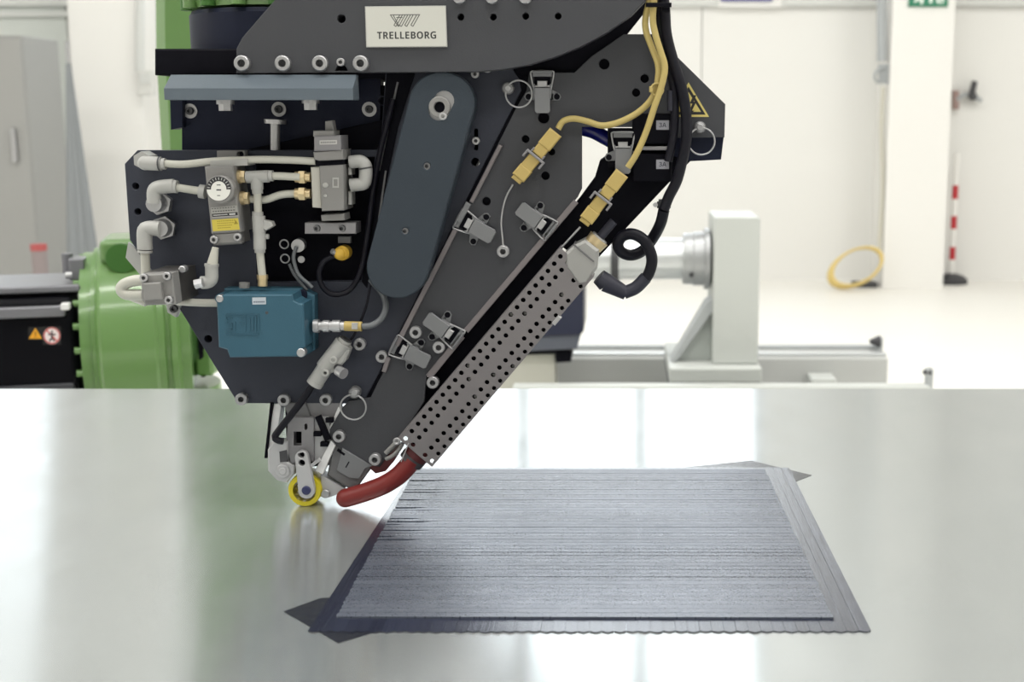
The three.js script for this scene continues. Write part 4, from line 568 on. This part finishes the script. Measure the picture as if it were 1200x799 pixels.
// ================================================================ loose cables, plugs and pins on the head
function connectorCable(label, cord, a, b, clip, z) {
  const t = thing('sensor_cable', label, 'cable', P(...a, z));
  part(t, 'cord', tube(px(cord), .0036, 90, 12), M.yellowCord);
  const q = (s) => [a[0] + (b[0] - a[0]) * s, a[1] + (b[1] - a[1]) * s];
  const pl = part(t, 'plug', [slab(bar(...q(0), ...q(.30), 17), z + .007, .014, { bevel: .0012 }), slab(bar(...q(.29), ...q(.47), 15), z + .0062, .0125, { bevel: .001 })], M.yellow);
  part(t, 'socket', [slab(bar(...q(.5), ...q(.74), 15.5), z + .0062, .0125, { bevel: .001 }), slab(bar(...q(.73), ...q(.94), 17), z + .007, .014, { bevel: .0012 }), slab(bar(...q(.93), ...q(1), 13), z + .005, .01, { bevel: .001 })], M.yellow);
  const dx = (b[0] - a[0]), dy = (b[1] - a[1]), l = Math.hypot(dx, dy), n = [-dy / l, dx / l], d = [dx / l, dy / l], c = q(.5), e = (s, o) => [c[0] + n[0] * s + d[0] * o, c[1] + n[1] * s + d[1] * o];
  part(t, 'clip', [slab(bar(...e(-13, 0), ...e(13, 0), 3), z + .009, .003), slab(bar(...e(-12, 0), ...e(-12, 9), 2.5), z + .009, .012), slab(bar(...e(12, 0), ...e(12, 9), 2.5), z + .009, .012), slab(bar(...e(-8, -2), ...e(-8, -7), 2), z + .008, .012), slab(bar(...e(8, -2), ...e(8, -7), 2), z + .008, .012)], M.mauve);
  return t;
}
connectorCable('yellow sensor cable whose plug lies on the grey plate left of the window', [[765, -14, .03], [757, 18, .03], [757, 36, .03], [764, 56, .03], [771, 75, .03], [771, 92, .03], [766, 112, .028], [750, 130, .024], [726, 143, .022], [705, 147, .02], [688, 142, .018], [672, 139, .018], [660, 142, .018], [654, 151, .018]], [651, 155], [604, 212], 0, .018);
connectorCable('yellow sensor cable whose plug lies on the black bracket beside the guard', [[768, -14, .038], [765, 20, .038], [768, 40, .038], [774, 60, .038], [779, 78, .038], [776, 98, .038], [767, 125, .036], [757, 155, .034], [746, 180, .033], [736, 196, .031]], [729, 203], [684, 262], 0, .027);
tag(part(scene, numbered('cable_tie'), [torus(770, 105, 7, 1.4, .034), slab(rect(761, 101, 765, 108), .04, .006)], M.yellowCord), 'pale cable tie holding the two yellow cables together', 'cable tie');
{
  const mk = (name, label, pts, r, mat = M.rubber) => tag(part(scene, numbered(name), tube(px(pts), r, 80, 14), mat), label, 'cable');
  mk('power_cable', 'thick black cable running outermost down the right side of the head', [[776, -14, .02], [779, 12, .02], [781, 40, .02], [789, 72, .022], [799, 104, .024], [804, 135, .024], [804, 165, .022], [799, 190, .021], [793, 212, .019], [784, 230, .015], [778, 245, .012]], .0062);
  mk('power_cable', 'slimmer black cable running between the thick one and the yellow cables', [[772, -14, .012], [773, 12, .012], [775, 40, .012], [781, 72, .014], [789, 100, .018], [791, 130, .02], [789, 160, .02], [783, 189, .018]], .0048);
  const ct = thing('cable_tie', 'black cable tie bundling the cables at the top of the head', 'cable tie', P(772, 8, .02)); part(ct, 'band', [slab(rect(757, 3, 787, 8), .046, .006), slab(rect(776, 8, 785, 13), .04, .016)], M.black);
  const h = thing('corrugated_hose', 'black hose looping once beside the torch fitting with dark sleeves', 'hose', P(740, 300, .01));
  part(h, 'hose', tube(px([[778, 246, .012], [774, 262, .006], [765, 279, -.004], [754, 293, -.008], [740, 299, -.004], [728, 295, .002], [724, 286, .006], [729, 277, .01], [740, 274, .014], [752, 279, .016], [760, 290, .016], [764, 305, .014], [760, 321, .012], [752, 331, .01]]), .0066, 120, 16), M.rubber);
  part(h, 'sleeve', tube(px([[757, 325, .011], [745, 337, .01], [731, 343, .01]]), .0076, 20, 14), M.navySleeve, 'dark blue sleeve'); part(h, 'sleeve', [rod(P(734, 344, .01), P(710, 331, .01), .0078, .0112, 16), rod(P(710, 331, .01), P(702, 324, .011), .0112, .0095, 16)], M.navySleeve, 'dark blue sleeve');
  tag(part(scene, numbered('signal_cable'), tube(px([[424, 382.5, .03], [436, 381, .028], [447, 373, .022], [452, 360, .014], [449, 346, .006], [440, 334, .004], [434, 327, .003]]), .0036, 50, 12), M.greyCord), 'grey cable curving from the yellow grip at the blue box', 'cable');
  const y = thing('plug_cable', 'black cable with a round yellow plug hanging in a loop above the blue box', 'cable', P(398, 298, .01));
  part(y, 'cord', tube(px([[392, 300, .012], [380, 306, .016], [374, 319, .016], [377, 334, .014], [387, 344, .012], [401, 344, .01], [413, 336, .008], [424, 314, .008], [431, 275, .008], [437, 225, .008], [445, 180, .008], [455, 140, .008], [461, 116, .008]]), .0032, 80, 10), M.rubber); part(y, 'plug', [disc(400, 297, 8.6, .016, .02, .003), new THREE.SphereGeometry(.0078, 18, 12).translate(...P(399, 297, .012).toArray())], M.plugYellow, 'yellow plug'); part(y, 'nut', rod(P(394, 297, .014), P(389, 294, .018), .0034, .0034, 6), M.bright);
}
function pin(label, u, v, ru, rv, R, z, tilt) {
  const t = thing('quick_release_pin', label, 'locking pin', P(u, v, z), 'ball lock pins with rings'); part(t, 'shank', disc(u, v, 7, z + .004, .01), M.midGrey); part(t, 'button', [disc(u, v, 4.2, z + .011, .01, .001), disc(u, v, 5.8, z + .006, .004)], M.bolt); part(t, 'ring', torus(ru, rv, R, 1.05, z + .0075, 48), M.steel); return t;
}
pin('locking pin with ring left of the topmost upright latch', 595, 103.5, 608, 110, 15.5, ZC, 0);
pin('locking pin with hanging ring under the yellow warning triangle', 820.5, 149, 822, 165.5, 15.5, ZC, 0);
pin('locking pin with hanging ring low on the head above the roller', 415, 460.5, 414, 477, 15, ZC, 0);

camera.updateProjectionMatrix();
renderer.render(scene, camera);
